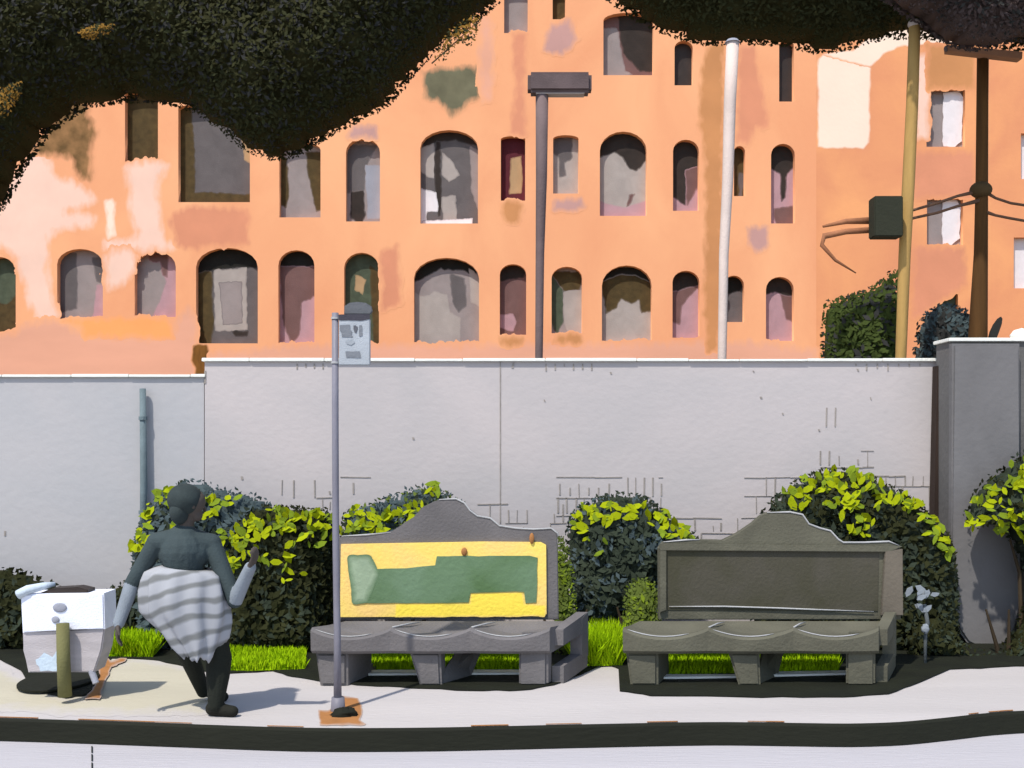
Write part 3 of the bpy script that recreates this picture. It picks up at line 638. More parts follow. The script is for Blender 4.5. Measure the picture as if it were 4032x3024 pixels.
tree('shade_tree', 'dark olive tree crown across the upper right above peach building', polyR, 12.2, .8, 46000, .045, [m_lf_dk, m_lf_dk2], [.6, .4],
     [(5200, 0), ([(5200, 2350), (5190, 1300), (5150, 600), (5000, 100)], [.28, .22, .18, .12]), ([(5150, 600), (4700, 200), (3900, -50), (3000, -150)], [.14, .11, .08, .03])])
polyP = smooth_poly([(3440, -60), (3520, 0), (3600, 50), (3680, 105), (3760, 165), (3850, 188), (3940, 182), (4000, 150), (4100, 150), (4500, 250), (4800, 100), (4700, -400), (4000, -500), (3500, -300)], 1)
tree('shade_tree', 'purplish brown tree crown drooping into the top right corner', polyP, 10.2, .45, 16000, .042, [m_purple, m_lf_sl], [.75, .25],
     [(4650, 0), ([(4650, 2450), (4640, 1300), (4600, 500), (4500, 0)], [.2, .16, .12, .08]), ([(4600, 500), (4300, 150), (3900, 20)], [.08, .06, .02])], step=30, rim=120)
# dry ochre leaf sprays at the crown's edge
for lab, poly in (('dry ochre leaf spray at the dark crown edge beside the gable', [(1700, 250), (1760, 130), (1860, 60), (1900, 70), (1870, 170), (1800, 180), (1740, 250)]),
                  ('small isolated ochre leaf spray high in the dark crown', [(310, 130), (390, 100), (470, 102), (420, 130), (370, 148), (320, 146)]),
                  ('pale ochre leaf spray at the left frame edge', [(-20, 350), (95, 325), (60, 400), (10, 470), (-20, 470)])):
    t = thing('leaf_spray', lab, 'foliage', P(poly[0][0], poly[0][1], 11.15), 'dry leaf sprays')
    leaves('dry_leaves', poly, 11.1, .04, 260, .045, [m_lf_och, m_lf_dk2], t, rim=60, weights=[.55, .45])
    bm = bmesh.new(); c = poly[0]; e = poly[len(poly)//2]; tube(bm, [P(c[0], c[1], 11.14), P((c[0]+e[0])/2, (c[1]+e[1])/2, 11.13), P(e[0], e[1], 11.14)], [.008, .006, .003], 6); obj('twig', bm, m_bark, t)

# ------------------------------------------------ shrubs
def shrub(name, label, poly, d, th, n, size, mats, weights, bright=None, group=None, core=0, stems=(), bsize=.082):
    poly = smooth_poly(poly, 1)
    cx = sum(p[0] for p in poly)/len(poly)
    t = thing(name, label, 'shrub', (P(cx, 0, d).x, d, 0), group)
    o = leaves('foliage', poly, d, th, n, size, mats, t, rim=110, weights=weights, over=6)
    merge_core(o, core_mass('core', poly, d, th, 22, mats, t, shrink=10, rim=110), core)
    bm = bmesh.new(); yb = max(p[1] for p in poly)
    for k in range(3):
        x = cx+(k-1)*40; tube(bm, [P(x, HY+CH*F/d+4, d), P(x+(k-1)*12, yb-70, d), P(x+(k-1)*50, yb-200, d)], [.02, .016, .008], 7)
    obj('stem', bm, m_bark, t)
    if bright:  # yellow-green upper leaves put the sun's highlights into leaf colour
        V = []; Fc = []; MI = []
        for (x, y, rx, ry, nn) in bright:
            for _ in range(int(nn*.42)):
                a = random.uniform(0, 6.28); q = math.sqrt(random.random()); X, Y = x+rx*q*math.cos(a), y+ry*q*math.sin(a)
                ins = inside(poly, np.array([X]), np.array([Y]))[0]
                dd = edist(poly, np.array([X]), np.array([Y]))[0]
                if not ins and dd > 10: continue
                c = P(X, Y, d); c.y -= (math.sqrt(min(1, dd/110)) if ins else 0)*th*1.08+.07
                s = bsize*random.uniform(.5, 1.25); u = Vector((random.gauss(0, 1), random.gauss(0, .35), random.gauss(0, .9))).normalized()
                nrm = Vector((random.gauss(-.2, .4), -1, random.gauss(.6, .4))); v = nrm.cross(u).normalized(); b = len(V)
                w_ = random.uniform(.2, .36)
                V += [c-u*s*.6, c-u*s*.25+v*s*w_, c+u*s*.25+v*s*w_*.9, c+u*s*.65, c+u*s*.25-v*s*w_, c-u*s*.25-v*s*w_]; Fc.append(tuple(range(b, b+6)))
                MI.append(0 if random.random() < .6 else 1)
        me = bpy.data.meshes.new('lit_leaves'); me.from_pydata([tuple(v) for v in V], [], Fc); me.materials.append(m_sh_br); me.materials.append(m_sh_md)
        me.polygons.foreach_set('material_index', MI)
        o = bpy.data.objects.new('lit_leaves', me); COL.objects.link(o); o.parent = t; o.location = -t.location
    return t
GS = 'shrubs along the foot of the wall'
SD = 9.0
dk = [m_sh_dk, m_sh_ol, m_sh_sl]
shrub('shrub', 'low dark shrub at the left frame edge behind the bin', [(-900, 2590), (-900, 2250), (-300, 2225), (0, 2232), (120, 2255), (210, 2300), (260, 2330), (330, 2345), (420, 2330), (470, 2290), (560, 2270), (620, 2400), (600, 2570), (300, 2592)], SD, .25, 3800, .06, [m_sh_ol, m_sh_dk], [.7, .3], group=GS)
shrub('shrub', 'rounded slate green shrub with yellow green leaf tips behind the person', [(545, 2590), (535, 2400), (530, 2200), (548, 2080), (590, 1990), (660, 1920), (750, 1882), (840, 1905), (930, 1930), (1000, 1945), (1060, 1975), (1110, 2100), (1080, 2590)], SD, .3, 3500, .05, [m_sh_sl, m_sh_dk], [.75, .25],
      [(600, 2040, 40, 60, 26), (690, 1940, 60, 30, 34), (750, 1960, 40, 40, 22), (840, 1990, 60, 40, 30), (600, 2110, 60, 25, 26), (570, 2150, 30, 20, 14), (930, 1960, 70, 18, 18), (760, 2070, 90, 25, 12), (890, 2100, 40, 60, 24)], group=GS)
shrub('shrub', 'wide olive dark shrub with yellow green leaves left of the yellow bench', [(900, 2592), (890, 2300), (900, 2100), (960, 2010), (1060, 1985), (1180, 2000), (1330, 2008), (1340, 2300), (1330, 2592)], SD-.12, .3, 4200, .05, [m_sh_ol, m_sh_dk], [.75, .25],
      [(1000, 2070, 70, 60, 60), (1110, 2040, 90, 50, 80), (1230, 2050, 80, 50, 70), (960, 2130, 50, 50, 40), (930, 2200, 50, 40, 30), (1060, 2160, 60, 30, 20), (1150, 2190, 60, 25, 10), (1180, 2240, 60, 30, 14), (1290, 2080, 40, 60, 26), (1220, 2110, 60, 25, 16)], group=GS)
shrub('shrub', 'sage green shrub behind the crest of the yellow bench', [(1345, 2400), (1340, 2030), (1400, 1990), (1500, 1965), (1600, 1925), (1690, 1900), (1780, 1950), (1840, 1990), (1880, 2100), (1880, 2400)], SD, .26, 2600, .05, [m_sh_sl, m_sh_dg, m_sh_dk], [.5, .3, .2],
      [(1430, 2020, 60, 40, 40), (1500, 2050, 70, 35, 44), (1590, 2020, 60, 35, 34), (1620, 1990, 60, 25, 18), (1710, 1920, 30, 22, 20), (1400, 1970, 50, 16, 10), (1400, 2080, 50, 20, 10)], group=GS)
shrub('shrub', 'dark domed shrub standing between the two benches', [(2250, 2440), (2225, 2250), (2228, 2100), (2245, 2020), (2330, 1960), (2430, 1935), (2530, 1950), (2620, 2010), (2690, 2075), (2755, 2120), (2740, 2160), (2640, 2200), (2610, 2350), (2480, 2430), (2350, 2462)], SD, .28, 3400, .05, [m_sh_dk, m_sh_sl], [.8, .2],
      [(2300, 2010, 55, 35, 34), (2390, 2010, 70, 40, 36), (2480, 1990, 60, 40, 34), (2580, 2030, 50, 40, 36), (2640, 2080, 60, 30, 34), (2690, 2105, 40, 15, 18), (2270, 2060, 30, 40, 16), (2330, 2110, 40, 20, 8), (2340, 2155, 20, 14, 5)], group=GS)
shrub('shrub', 'large dark shrub with bright leaf tips behind the plain bench', [(2960, 2592), (2960, 2150), (3000, 2020), (3060, 1950), (3140, 1885), (3250, 1842), (3370, 1845), (3480, 1900), (3580, 1950), (3660, 2020), (3735, 2110), (3760, 2300), (3760, 2592)], SD, .3, 5200, .05, [m_sh_dk, m_sh_ol], [.45, .55],
      [(3100, 1950, 50, 40, 34), (3190, 1900, 60, 35, 42), (3290, 1880, 70, 40, 56), (3390, 1900, 60, 40, 36), (3290, 1960, 60, 40, 40), (3330, 2060, 60, 40, 30), (3480, 1960, 60, 35, 30), (3560, 1990, 60, 40, 34), (3620, 2060, 50, 50, 34), (3670, 2140, 40, 40, 26), (3230, 1990, 50, 40, 20), (3430, 1960, 60, 40, 18)], group=GS)
shrub('shrub', 'leafy shrub spilling over the dark wall at the right edge', [(3790, 2070), (3830, 1960), (3890, 1880), (3950, 1850), (4010, 1790), (4100, 1740), (4600, 1700), (4700, 2300), (4060, 2330), (4020, 2200), (3960, 2080), (3880, 2090)], 8.75, .25, 2600, .05, [m_sh_dk, m_sh_ol], [.6, .4],
      [(3860, 1940, 50, 35, 34), (3930, 1900, 50, 35, 34), (4000, 1850, 40, 50, 40), (3850, 2000, 50, 35, 26), (3940, 2000, 60, 40, 34), (4010, 1960, 40, 60, 34), (3810, 2060, 40, 35, 34), (3980, 2090, 60, 40, 36), (3900, 2080, 60, 30, 26), (4100, 1850, 80, 100, 40)], group=GS)
shrub('shrub', 'low dark ground shrub at the foot of the grey wall at the right edge', [(3560, 2600), (3560, 2480), (3640, 2430), (3720, 2420), (3765, 2510), (3840, 2566), (3940, 2562), (4010, 2480), (4060, 2330), (4800, 2330), (4800, 2600)], 8.6, .2, 3000, .045, [m_sh_ol, m_sh_dk], [.7, .3], group=GS)
# olive side growth
shrub('shrub', 'thin olive green growth squeezed beside the right end of yellow bench', [(2170, 2600), (2175, 2300), (2185, 2120), (2228, 2110), (2262, 2300), (2275, 2450), (2260, 2600)], 8.6, .1, 900, .04, [m_sh_dg, m_sh_md], [.8, .2], group=GS)
shrub('shrub', 'thin olive green growth beside the left end of plain bench', [(2440, 2590), (2450, 2420), (2470, 2290), (2560, 2270), (2600, 2350), (2600, 2590)], 8.5, .12, 900, .04, [m_sh_dg, m_sh_md], [.8, .2], group=GS)
# stragglers on top of the wall
hb = shrub('clipped_hedge', 'dark green clipped hedge showing above the pale wall', [(3240, 1700), (3238, 1190), (3300, 1175), (3380, 1150), (3450, 1120), (3500, 1075), (3535, 1060), (3545, 1700)], 11.2, .3, 2600, .06, [mat('hedge_green', srgb(70, 82, 40, .75), var=.1, scale=3, spec=.05), m_lf_sl], [.75, .25])
shrub('agave', 'blue grey spiky plant behind the wall between the two poles', [(3590, 1700), (3600, 1330), (3640, 1230), (3700, 1190), (3780, 1210), (3850, 1260), (3860, 1700)], 11.5, .25, 1800, .06, [m_sh_sl, m_lf_sl], [.6, .4])
bm = bmesh.new(); prism(bm, PP(smooth_poly([(3890, 1350), (3905, 1290), (3940, 1242), (3950, 1260), (3930, 1320), (3915, 1350)], 1), 11), (0, .03, 0)); tag(obj('agave_leaf', bm, m_lf_sl), 'single dark pointed leaf sticking up right of the brown utility pole', 'leaf')
bm = bmesh.new(); ell(bm, P(4030, 1318, 9.2), (.105, .08, .055), noise=.004); tag(obj('stone', bm, m_coping, None, True), 'rounded white stone lying on top of the dark wall', 'stone')
# round-footed pilaster at the end of the dark wall
bm = bmesh.new()
up = [(3752, 1352), (3750, 2350), (3756, 2420), (3775, 2480), (3810, 2530), (3860, 2556), (3910, 2558), (3960, 2535), (3995, 2490), (4012, 2430), (4018, 2350), (4018, 1352)]
prism(bm, PP(up, 9.0), (0, .098, 0), bev=.02)
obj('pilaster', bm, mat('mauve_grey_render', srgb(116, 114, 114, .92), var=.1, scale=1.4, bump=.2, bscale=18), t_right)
# white flower
t = thing('lily', 'white flower on a pale stem right of the plain bench', 'flower', P(3640, 2640, 8.2))
m_petal = mat('white_petal', srgb(150, 158, 166, .85), var=.15)
for k in range(11):
    x, y, a = random.gauss(3636, 22), random.gauss(2362, 22), random.uniform(0, 360); L_ = random.uniform(.03, .055)
    bm = bmesh.new(); c = P(x, y, 8.15+.012*k); ca, sa = math.cos(R(a)), math.sin(R(a)); zz = random.uniform(-.02, .02)
    pts = [c+Vector((ca*u-sa*v, zz*u*30*.3, sa*u+ca*v)) for u, v in ((-L_, 0), (-L_*.5, L_*.5), (L_*.3, L_*.42), (L_*.9, .006), (L_*.5, -L_*.3), (-L_*.3, -L_*.45))]
    prism(bm, pts, (0, .006, 0)); obj('petal', bm, m_petal, t)
bm = bmesh.new(); tube(bm, [P(3640, 2380, 8.2), P(3652, 2450, 8.2), P(3644, 2500, 8.2), P(3642, 2660, 8.2)], [.014, .016, .014, .01], 8); obj('stem', bm, mat('pale_stem', srgb(92, 98, 100), var=.1), t, True)
bm = bmesh.new(); ell(bm, P(3644, 2476, 8.17), (.028, .02, .035), noise=.003); obj('bud', bm, m_petal, t, True)

# ------------------------------------------------ benches
def bench(label, X0, X1, base, ms, panel, scallop, crest, hi):
    """X0,X1: px of front left / right feet; all depths in metres"""
    d0 = 7.45; d1 = 7.98
    k = .36                                  # the bench is skewed: its sides run back to the right
    a = (X0-CX)*d0/F; b = (X1-CX)*d0/F; Wd = b-a
    t = thing('bench', label, 'bench', ((a+b)/2, (d0+d1)/2, 0), 'cast stone benches at the bus stop')
    sh = lambda x, y: x+(y-d0)*k
    def block(bm, x0, x1, y0, y1, z0, z1, bev=.018):
        n0 = len(bm.verts); tmp = bmesh.new(); box(tmp, x0, x1, y0, y1, z0, z1, bev)
        for v in tmp.verts: v.co.x = sh(v.co.x, v.co.y)
        me = bpy.data.meshes.new('t'); tmp.to_mesh(me); tmp.free(); bm.from_mesh(me); bpy.data.meshes.remove(me)
    # seat slab with scalloped rim
    sz0, sz1 = .228, .375
    xs0 = a-.06; xs1 = b+.035
    bm = bmesh.new(); n = 72; rows = []
    for i in range(n+1):
        u = i/n; x = xs0+(xs1-xs0)*u
        s = (u*3) % 1 if i < n else 1
        dip = .06*math.sin(math.pi*s)**.8
        bow = .03*math.sin(math.pi*u)
        zt = sz1+.03-dip
        yf = d0-.03-.02*math.sin(math.pi*s)
        prof = [(yf+.02, sz0), (yf, sz0+.02), (yf-.005, zt-.02), (yf+.015, zt), (d0+.2, zt-.02), (d1-.1, sz1+.0), (d1-.1, sz0)]
        rows.append([bm.verts.new((sh(x, y), y, z)) for y, z in prof])
    for r0, r1 in zip(rows, rows[1:]):
        m_ = len(r0)
        for j in range(m_): bm.faces.new((r0[j], r0[(j+1) % m_], r1[(j+1) % m_], r1[j]))
    bm.faces.new(rows[0]); bm.faces.new(rows[-1][::-1])
    seat = obj('seat', bm, ms, t)
    # pale rim lines: highlights on the seat edge put in as colour
    bm = bmesh.new()
    for i in range(3):
        pts = []
        for j in range(9):
            s = .06+.72*j/8; u = (i+s)/3; x = xs0+(xs1-xs0)*u
            yf = d0-.03-.02*math.sin(math.pi*s); zt = sz1+.03-.06*math.sin(math.pi*s)**.8
            pts.append((sh(x, yf)+0, yf+.012, zt+.002))
        tube(bm, pts, [.001]+[.004]*7+[.001], 6)
        if i: # divider ridge running back
            x = xs0+(xs1-xs0)*i/3; tube(bm, [(sh(x, d0), d0+.0, sz1+.028), (sh(x, d0+.18)+.03, d0+.2, sz1+.02), (sh(x, d0+.3)+.06, d0+.32, sz1+.012)], [.006, .006, .002], 6)
    obj('seat_edge', bm, m_hilite if hi else m_hilite, seat, True)
    # legs: left panel, V centre leg, right frame with opening
    bm = bmesh.new()
    prism(bm, [(a-.05, d0, sz0), (a+.17, d0, sz0), (a+.17, d0, .003), (a-.02, d0, .003)], (.36*k+.0, .36, 0), bev=.018); obj('leg', bm, ms, t)
    bm = bmesh.new(); block(bm, a+.02, a+.14, d0+.02, d0+.5, .0, .06); obj('foot', bm, ms, t)
    c = (a+b)/2-.02
    bm = bmesh.new(); prism(bm, [(c-.15, d0+.0, sz0), (c+.06, d0, sz0), (c+.07, d0, .003), (c-.08, d0, .003)], (.03, .12, 0), bev=.016)
    obj('leg', bm, ms, t)
    bm = bmesh.new(); prism(bm, [(c+.06, d0+.02, .0), (c+.06, d0+.02, .07), (c+.2, d0+.45, sz0), (c+.36, d0+.45, sz0), (c+.26, d0+.3, .0)], (0, .05, 0), bev=.004); obj('brace', bm, ms, t)
    # right end: sheared rectangular frame
    fr = bmesh.new(); y0, y1 = d0, d0+.47
    x0r = b-.19
    block(fr, x0r, b+.01, y0, y0+.1, .0, sz1-.01); obj('leg', fr, ms, t)
    kk = .50
    fr = bmesh.new(); P3 = lambda y, z: (b-.0+(y-y0)*kk, y, z)
    prism(fr, [P3(y0+.09, .0), P3(y1, .04), P3(y1, .16), P3(y0+.09, .12)], (.08, .0, 0)); obj('rail', fr, ms, t)
    fr = bmesh.new(); prism(fr, [P3(y1-.1, .12), P3(y1, .12), P3(y1, sz1+.06), P3(y1-.1, sz1+.03)], (.085, 0, 0)); obj('leg', fr, ms, t)
    fr = bmesh.new(); prism(fr, [P3(y0+.08, sz1-.11), P3(y1-.1, sz1-.08), P3(y1-.0, sz1+.06), P3(y0+.08, sz1-.0)], (.082, 0, 0)); obj('rail', fr, ms, t)
    # back with stepped crest
    yb = d1
    bm = bmesh.new(); prism(bm, PP(crest, yb), (0, .09, 0), bev=.006); bk = obj('backrest', bm, ms, t)
    return t, bk
# bench one (with advert)
cr1 = [(1312, 2440), (1312, 2130), (1345, 2112), (1440, 2108), (1540, 2098), (1590, 2060), (1630, 2040), (1660, 2000), (1710, 1975), (1740, 1968), (1795, 1966), (1828, 1982), (1850, 2012), (1880, 2034), (1930, 2042), (1965, 2072), (2030, 2082), (2100, 2086), (2170, 2082), (2195, 2100), (2200, 2440)]
t1, bk1 = bench('grey stone bench with yellow and green advert panel on its back', 1268, 2150, 2720, m_bench, True, None, cr1, True)
m_yel = mat('yellow_panel', srgb(250, 220, 108, .9), var=.05, scale=3, col2=srgb(252, 210, 128, .9))
m_yel2 = mat('bright_yellow_panel', srgb(255, 226, 84, .9), var=.03, scale=3)
m_gre = mat('green_panel', srgb(88, 116, 76, .9), var=.1, scale=2, col2=srgb(112, 138, 108, .9))
yb = 7.98
bm = bmesh.new(); prism(bm, [Vector((p.x, yb-.001, p.z)) for p in PP([(1340, 2428), (1344, 2142), (1560, 2138), (1900, 2132), (2130, 2134), (2150, 2145), (2152, 2415), (2140, 2424)], yb)], (0, -.02, 0)); ad = obj('advert_panel', bm, m_yel, t1)
bm = bmesh.new(); prism(bm, [Vector((p.x, yb-.0215, p.z)) for p in PP(rag([(1380, 2194), (1465, 2192), (1470, 2240), (1600, 2236), (1715, 2224), (1722, 2188), (2085, 2188), (2116, 2196), (2112, 2370), (2070, 2372), (2062, 2330), (2030, 2328), (1852, 2334), (1846, 2370), (1600, 2372), (1400, 2374), (1392, 2300)], 1.5, 40), yb)], (0, -.006, 0)); o = obj('green_shape', bm, m_gre, None); o.parent = ad
brushed('yellow_shape', [(1560, 2424), (1560, 2378), (1852, 2376), (1856, 2336), (2055, 2332), (2062, 2380), (2146, 2384), (2142, 2420)], lambda x, y: P(x, y, yb)+Vector((0, -.0222, 0)), m_yel2, m_yel, ad, 5, 12)
brushed('pale_smear', [(1385, 2200), (1450, 2200), (1480, 2260), (1440, 2360), (1400, 2365)], lambda x, y: P(x, y, yb)+Vector((0, -.0282, 0)), mat('pale_sage_smear', srgb(150, 168, 140, .9), var=.1), m_gre, ad, 5, 40)
bm = bmesh.new(); ell(bm, P(1828, 2172, yb-.03), (.022, .012, .03)); ell(bm, P(2094, 2120, yb-.03), (.018, .012, .04)); o = obj('bolt', bm, m_rust, None, True); o.parent = bk1
o.location = (0, 0, 0)
def edge_line(name, pts, d, r, parent, m=None):  # pale tube along an edge, a highlight put in as colour
    bm = bmesh.new(); tube(bm, PP(pts, d), [r*.4]+[r]*(len(pts)-2)+[r*.4], 6); o = obj(name, bm, m or m_hilite, None, True); o.parent = parent; return o
edge_line('crest_edge_highlight', [(1728, 1967), (1795, 1964), (1828, 1980), (1850, 2010), (1880, 2032), (1930, 2040), (1965, 2070), (2030, 2080), (2100, 2084), (2170, 2080), (2196, 2100), (2197, 2116)], yb, .007, bk1)
edge_line('crest_edge_highlight', [(1345, 2111), (1440, 2106), (1538, 2097)], yb, .007, bk1)
# bench two (plain, recessed panel)
cr2 = [(2596, 2440), (2594, 2160), (2612, 2136), (2760, 2126), (2850, 2132), (2900, 2105), (2960, 2065), (3000, 2030), (3030, 2018), (3110, 2018), (3160, 2028), (3185, 2065), (3230, 2082), (3270, 2092), (3300, 2125), (3320, 2138), (3400, 2138), (3500, 2134), (3545, 2150), (3548, 2440)]
t2, bk2 = bench('plain olive grey stone bench with empty recessed back panel', 2492, 3440, 2735, m_bench2, False, None, cr2, False)
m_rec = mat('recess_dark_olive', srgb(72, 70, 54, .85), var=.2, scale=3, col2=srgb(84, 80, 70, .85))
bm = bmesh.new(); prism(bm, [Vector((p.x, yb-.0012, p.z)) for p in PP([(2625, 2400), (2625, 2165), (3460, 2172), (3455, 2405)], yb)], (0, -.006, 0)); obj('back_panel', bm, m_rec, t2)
# raised frame round the recess
for nm, q in (('back_frame', [(2596, 2166), (2596, 2140), (3546, 2150), (3500, 2172)]), ('back_frame', [(3465, 2420), (3480, 2168), (3548, 2160), (3550, 2420)]), ('back_frame', [(2596, 2410), (2596, 2160), (2622, 2166), (2622, 2400)])):
    bm = bmesh.new(); prism(bm, [Vector((p.x, yb-.0015, p.z)) for p in PP(q, yb)], (0, -.03-(.004 if q[0][0] > 3000 else .002 if q[1][1] < 2150 else 0), 0), bev=.004); obj(nm, bm, mat('frame_warm_stone', srgb(112, 104, 92, .85), var=.1) if q[0][0] > 3000 else m_bench2, t2)
edge_line('panel_edge_highlight', [(2635, 2388), (2850, 2388), (3050, 2394), (3200, 2400), (3440, 2408)], yb-.015, .006, bk2)
edge_line('crest_edge_highlight', [(3020, 2018), (3110, 2016), (3160, 2026), (3185, 2063), (3230, 2080), (3270, 2090), (3300, 2123), (3320, 2136), (3400, 2136), (3500, 2132), (3540, 2148)], yb, .007, bk2)
edge_line('crest_edge_highlight', [(2612, 2134), (2700, 2126), (2755, 2125)], yb, .007, bk2)

# ------------------------------------------------ bus stop sign
SDp = 6.76
t = thing('bus_stop_sign', 'slim grey pole with a small grey notice panel, standing at the kerb', 'sign', G(1330, 2805))
m_pole = mat('galvanised_grey', srgb(126, 124, 134, .95), var=.2, scale=2, stretch=(1, 1, .4), rough=.5)
m_dkp = mat('dark_slate_metal', srgb(66, 64, 72, .95), var=.15)
bm = bmesh.new(); tube(bm, [P(1320, 1232, SDp), P(1320, 1600, SDp), P(1322, 2100, SDp), P(1328, 2500, SDp), P(1330, 2815, SDp)], [.021, .021, .021, .022, .026], 12); obj('pole', bm, m_pole, t, True)
bm = bmesh.new(); tube(bm, [P(1331, 2745, SDp), P(1331, 2790, SDp), P(1331, 2806, SDp)], [.04, .045, .05], 12); obj('base_collar', bm, m_pole, t, True)
bm = bmesh.new(); a, b = P(1336, 1438, SDp), P(1458, 1256, SDp); box(bm, a.x, b.x, SDp-.02, SDp+.02, a.z, b.z, .004)
sg = obj('notice_panel', bm, mat('pale_blue_grey_metal', srgb(168, 174, 180, .95), var=.08, scale=8), t)
y_ = SDp-.0205
def mark(nm, px, m):
    bm = bmesh.new(); prism(bm, [Vector((p.x, y_, p.z)) for p in PP(rag(px, .8, 12), SDp)], (0, -.003, 0)); o = obj(nm, bm, m, None); o.parent = sg
mark('top_band', [(1336, 1240), (1458, 1238), (1458, 1256), (1430, 1264), (1336, 1262)], m_dkp)
m_mk = mat('grey_print', srgb(118, 122, 128, .95), var=.1)
mark('printed_mark', [(1341, 1281), (1380, 1281), (1380, 1300), (1389, 1306), (1386, 1318), (1392, 1328), (1348, 1328), (1346, 1310), (1341, 1302)], m_mk)
mark('printed_mark', [(1394, 1284), (1402, 1282), (1410, 1290), (1408, 1306), (1404, 1314), (1398, 1310), (1394, 1298)], mat('dark_print', srgb(88, 90, 96), var=.1))
mark('printed_mark', [(1416, 1282), (1427, 1282), (1429, 1322), (1416, 1326)], m_mk)
mark('printed_mark', [(1362, 1346), (1388, 1338), (1400, 1350), (1386, 1360), (1368, 1356)], mat('faint_print', srgb(148, 154, 160), var=.05))
mark('printed_mark', [(1362, 1385), (1418, 1385), (1424, 1409), (1366, 1409)], m_mk)
bm = bmesh.new(); prism(bm, PP([(1354, 1237), (1356, 1205), (1375, 1192), (1405, 1188), (1440, 1192), (1462, 1206), (1466, 1224), (1458, 1237)], SDp), (0, .03, 0), bev=.004)
obj('sign_hood', bm, mat('hood_slate', srgb(98, 100, 104, .95), var=.12), t)
for y in (1249, 1424):
    bm = bmesh.new(); tube(bm, [P(1320, y, SDp), P(1320, y+8, SDp)], .026, 12); obj('clamp', bm, m_hilite, t)
bm = bmesh.new(); ell(bm, G(1355, 2818)+Vector((0, 0, .0)), (.085, .06, .05), noise=.006); tag(obj('tar_mound', bm, m_kerb, None, True), 'lump of black tar around the foot of the sign pole', 'mound')

# ------------------------------------------------ bin
BDp = 7.15
t = thing('litter_bin', 'white boxy litter bin with pale grey lower half and olive post in front', 'bin', (P(250, 0, BDp).x, BDp, 0))
m_bw = mat('bright_white_paint', srgb(232, 236, 248, .95), var=.05, scale=6); m_bg = mat('streaky_grey_paint', srgb(178, 172, 174, .95), var=.12, scale=5, stretch=(.6, 1, 3))
def taper(bm, pxs, d, dep, bev=.008): prism(bm, PP(pxs, d), (0, dep, 0), bev=bev)
bm = bmesh.new(); taper(bm, [(88, 2485), (412, 2475), (400, 2560), (370, 2648), (110, 2648), (92, 2560)], BDp-.12, .2); obj('body', bm, m_bg, t)
bm = bmesh.new(); taper(bm, [(80, 2340), (88, 2492), (225, 2482), (270, 2474), (412, 2478), (408, 2336)], BDp-.135, .22); hood = obj('hood', bm, m_bw, t)
bm = bmesh.new(); taper(bm, [(150, 2338), (200, 2318), (300, 2312), (345, 2322), (345, 2338)], BDp-.1, .13, .004); obj('opening', bm, W['dark'], t)
bm = bmesh.new(); tube(bm, [P(72, 2342, BDp-.13), P(110, 2322, BDp-.13), P(170, 2308, BDp-.1), P(215, 2300, BDp-.05)], [.032, .03, .024, .016], 12); obj('lid_handle', bm, mat('pale_blue_white', srgb(196, 208, 218, .95), var=.1), t, True)
bm = bmesh.new(); ell(bm, P(235, 2392, BDp-.14), (.045, .006, .03)); ell(bm, P(218, 2440, BDp-.14), (.025, .006, .022)); o = obj('worn_mark', bm, W['blue'], None, True); o.parent = hood; o.location = (0, 0, 0)
bm = bmesh.new(); tube(bm, [P(247, 2455, BDp-.19), P(250, 2600, BDp-.19), P(256, G(0, 2735).y and 2742, BDp-.19)], [.04, .041, .043], 12); obj('post', bm, mat('olive_post_paint', srgb(110, 108, 70, .95), var=.15, scale=5), t, True)
bm = bmesh.new(); prism(bm, PP(rag([(140, 2600), (175, 2570), (205, 2590), (222, 2560), (224, 2640), (160, 2642)], 3, 15), BDp-.121), (0, -.003, 0)); obj('pale_sticker', bm, mat('pale_blue_wash', srgb(190, 206, 220, .95), var=.08), t)
bm = bmesh.new(); tube(bm, [P(360, 2640, BDp-.1), P(378, 2690, BDp-.12)], [.022, .02], 10); obj('spring_foot', bm, W['blue'], t)
t = tag(obj('base_plate', bmesh.new(), m_kerb), 'x', 'x'); bpy.data.objects.remove(t)
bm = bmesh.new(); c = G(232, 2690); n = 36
prism(bm, [(c.x+.245*math.cos(2*math.pi*k/n), c.y+.36*math.sin(2*math.pi*k/n), .016) for k in range(n)], (0, 0, .012)); tag(obj('shade_disc', bm, m_kerb), 'round black pad standing in for the shade on the pavement beneath the white bin', 'disc')  # black disc laid down as the bin's shadow

# ------------------------------------------------ person
PDp = 6.62
q = lambda x, y, d=PDp: P(x, y, d)
SEG = []   # (p0, r0, p1, r1, material index)
SK, TOP, SLV, TRO, SHOE = 0, 1, 2, 3, 4
def cap(p0, r0, p1, r1, m): SEG.append((Vector(p0), r0, Vector(p1), r1, m))
hd = q(742, 1985); nk = q(728, 2082); ch = q(722, 2170); wa = q(728, 2255); pv = q(735, 2325)
cap(pv, .125, wa, .115, TOP); cap(wa, .115, ch, .14, TOP); cap(ch, .14, q(722, 2125), .10, TOP); cap(q(724, 2110), .055, nk, .048, SK); cap(nk, .048, hd+Vector((0, 0, -.03)), .05, SK)
shL = q(618, 2135, PDp-.02); shR = q(832, 2140, PDp+.03)
cap(q(722, 2130), .09, shL, .062, TOP); cap(q(722, 2130), .09, shR, .062, TOP)
cap(q(690, 2180), .10, q(760, 2180), .10, TOP)
elL = q(520, 2300, PDp-.02); wrL = q(468, 2452, PDp-.08)
cap(shL, .06, elL, .047, TOP); cap(elL, .047, wrL, .036, SLV)
elR = q(925, 2365, PDp-.02); wrR = q(985, 2235, PDp-.13)
cap(shR, .06, elR, .047, TOP); cap(elR, .047, wrR, .036, SLV)
cap(pv, .12, q(700, 2345), .115, TRO); cap(pv, .12, q(775, 2345), .115, TRO)
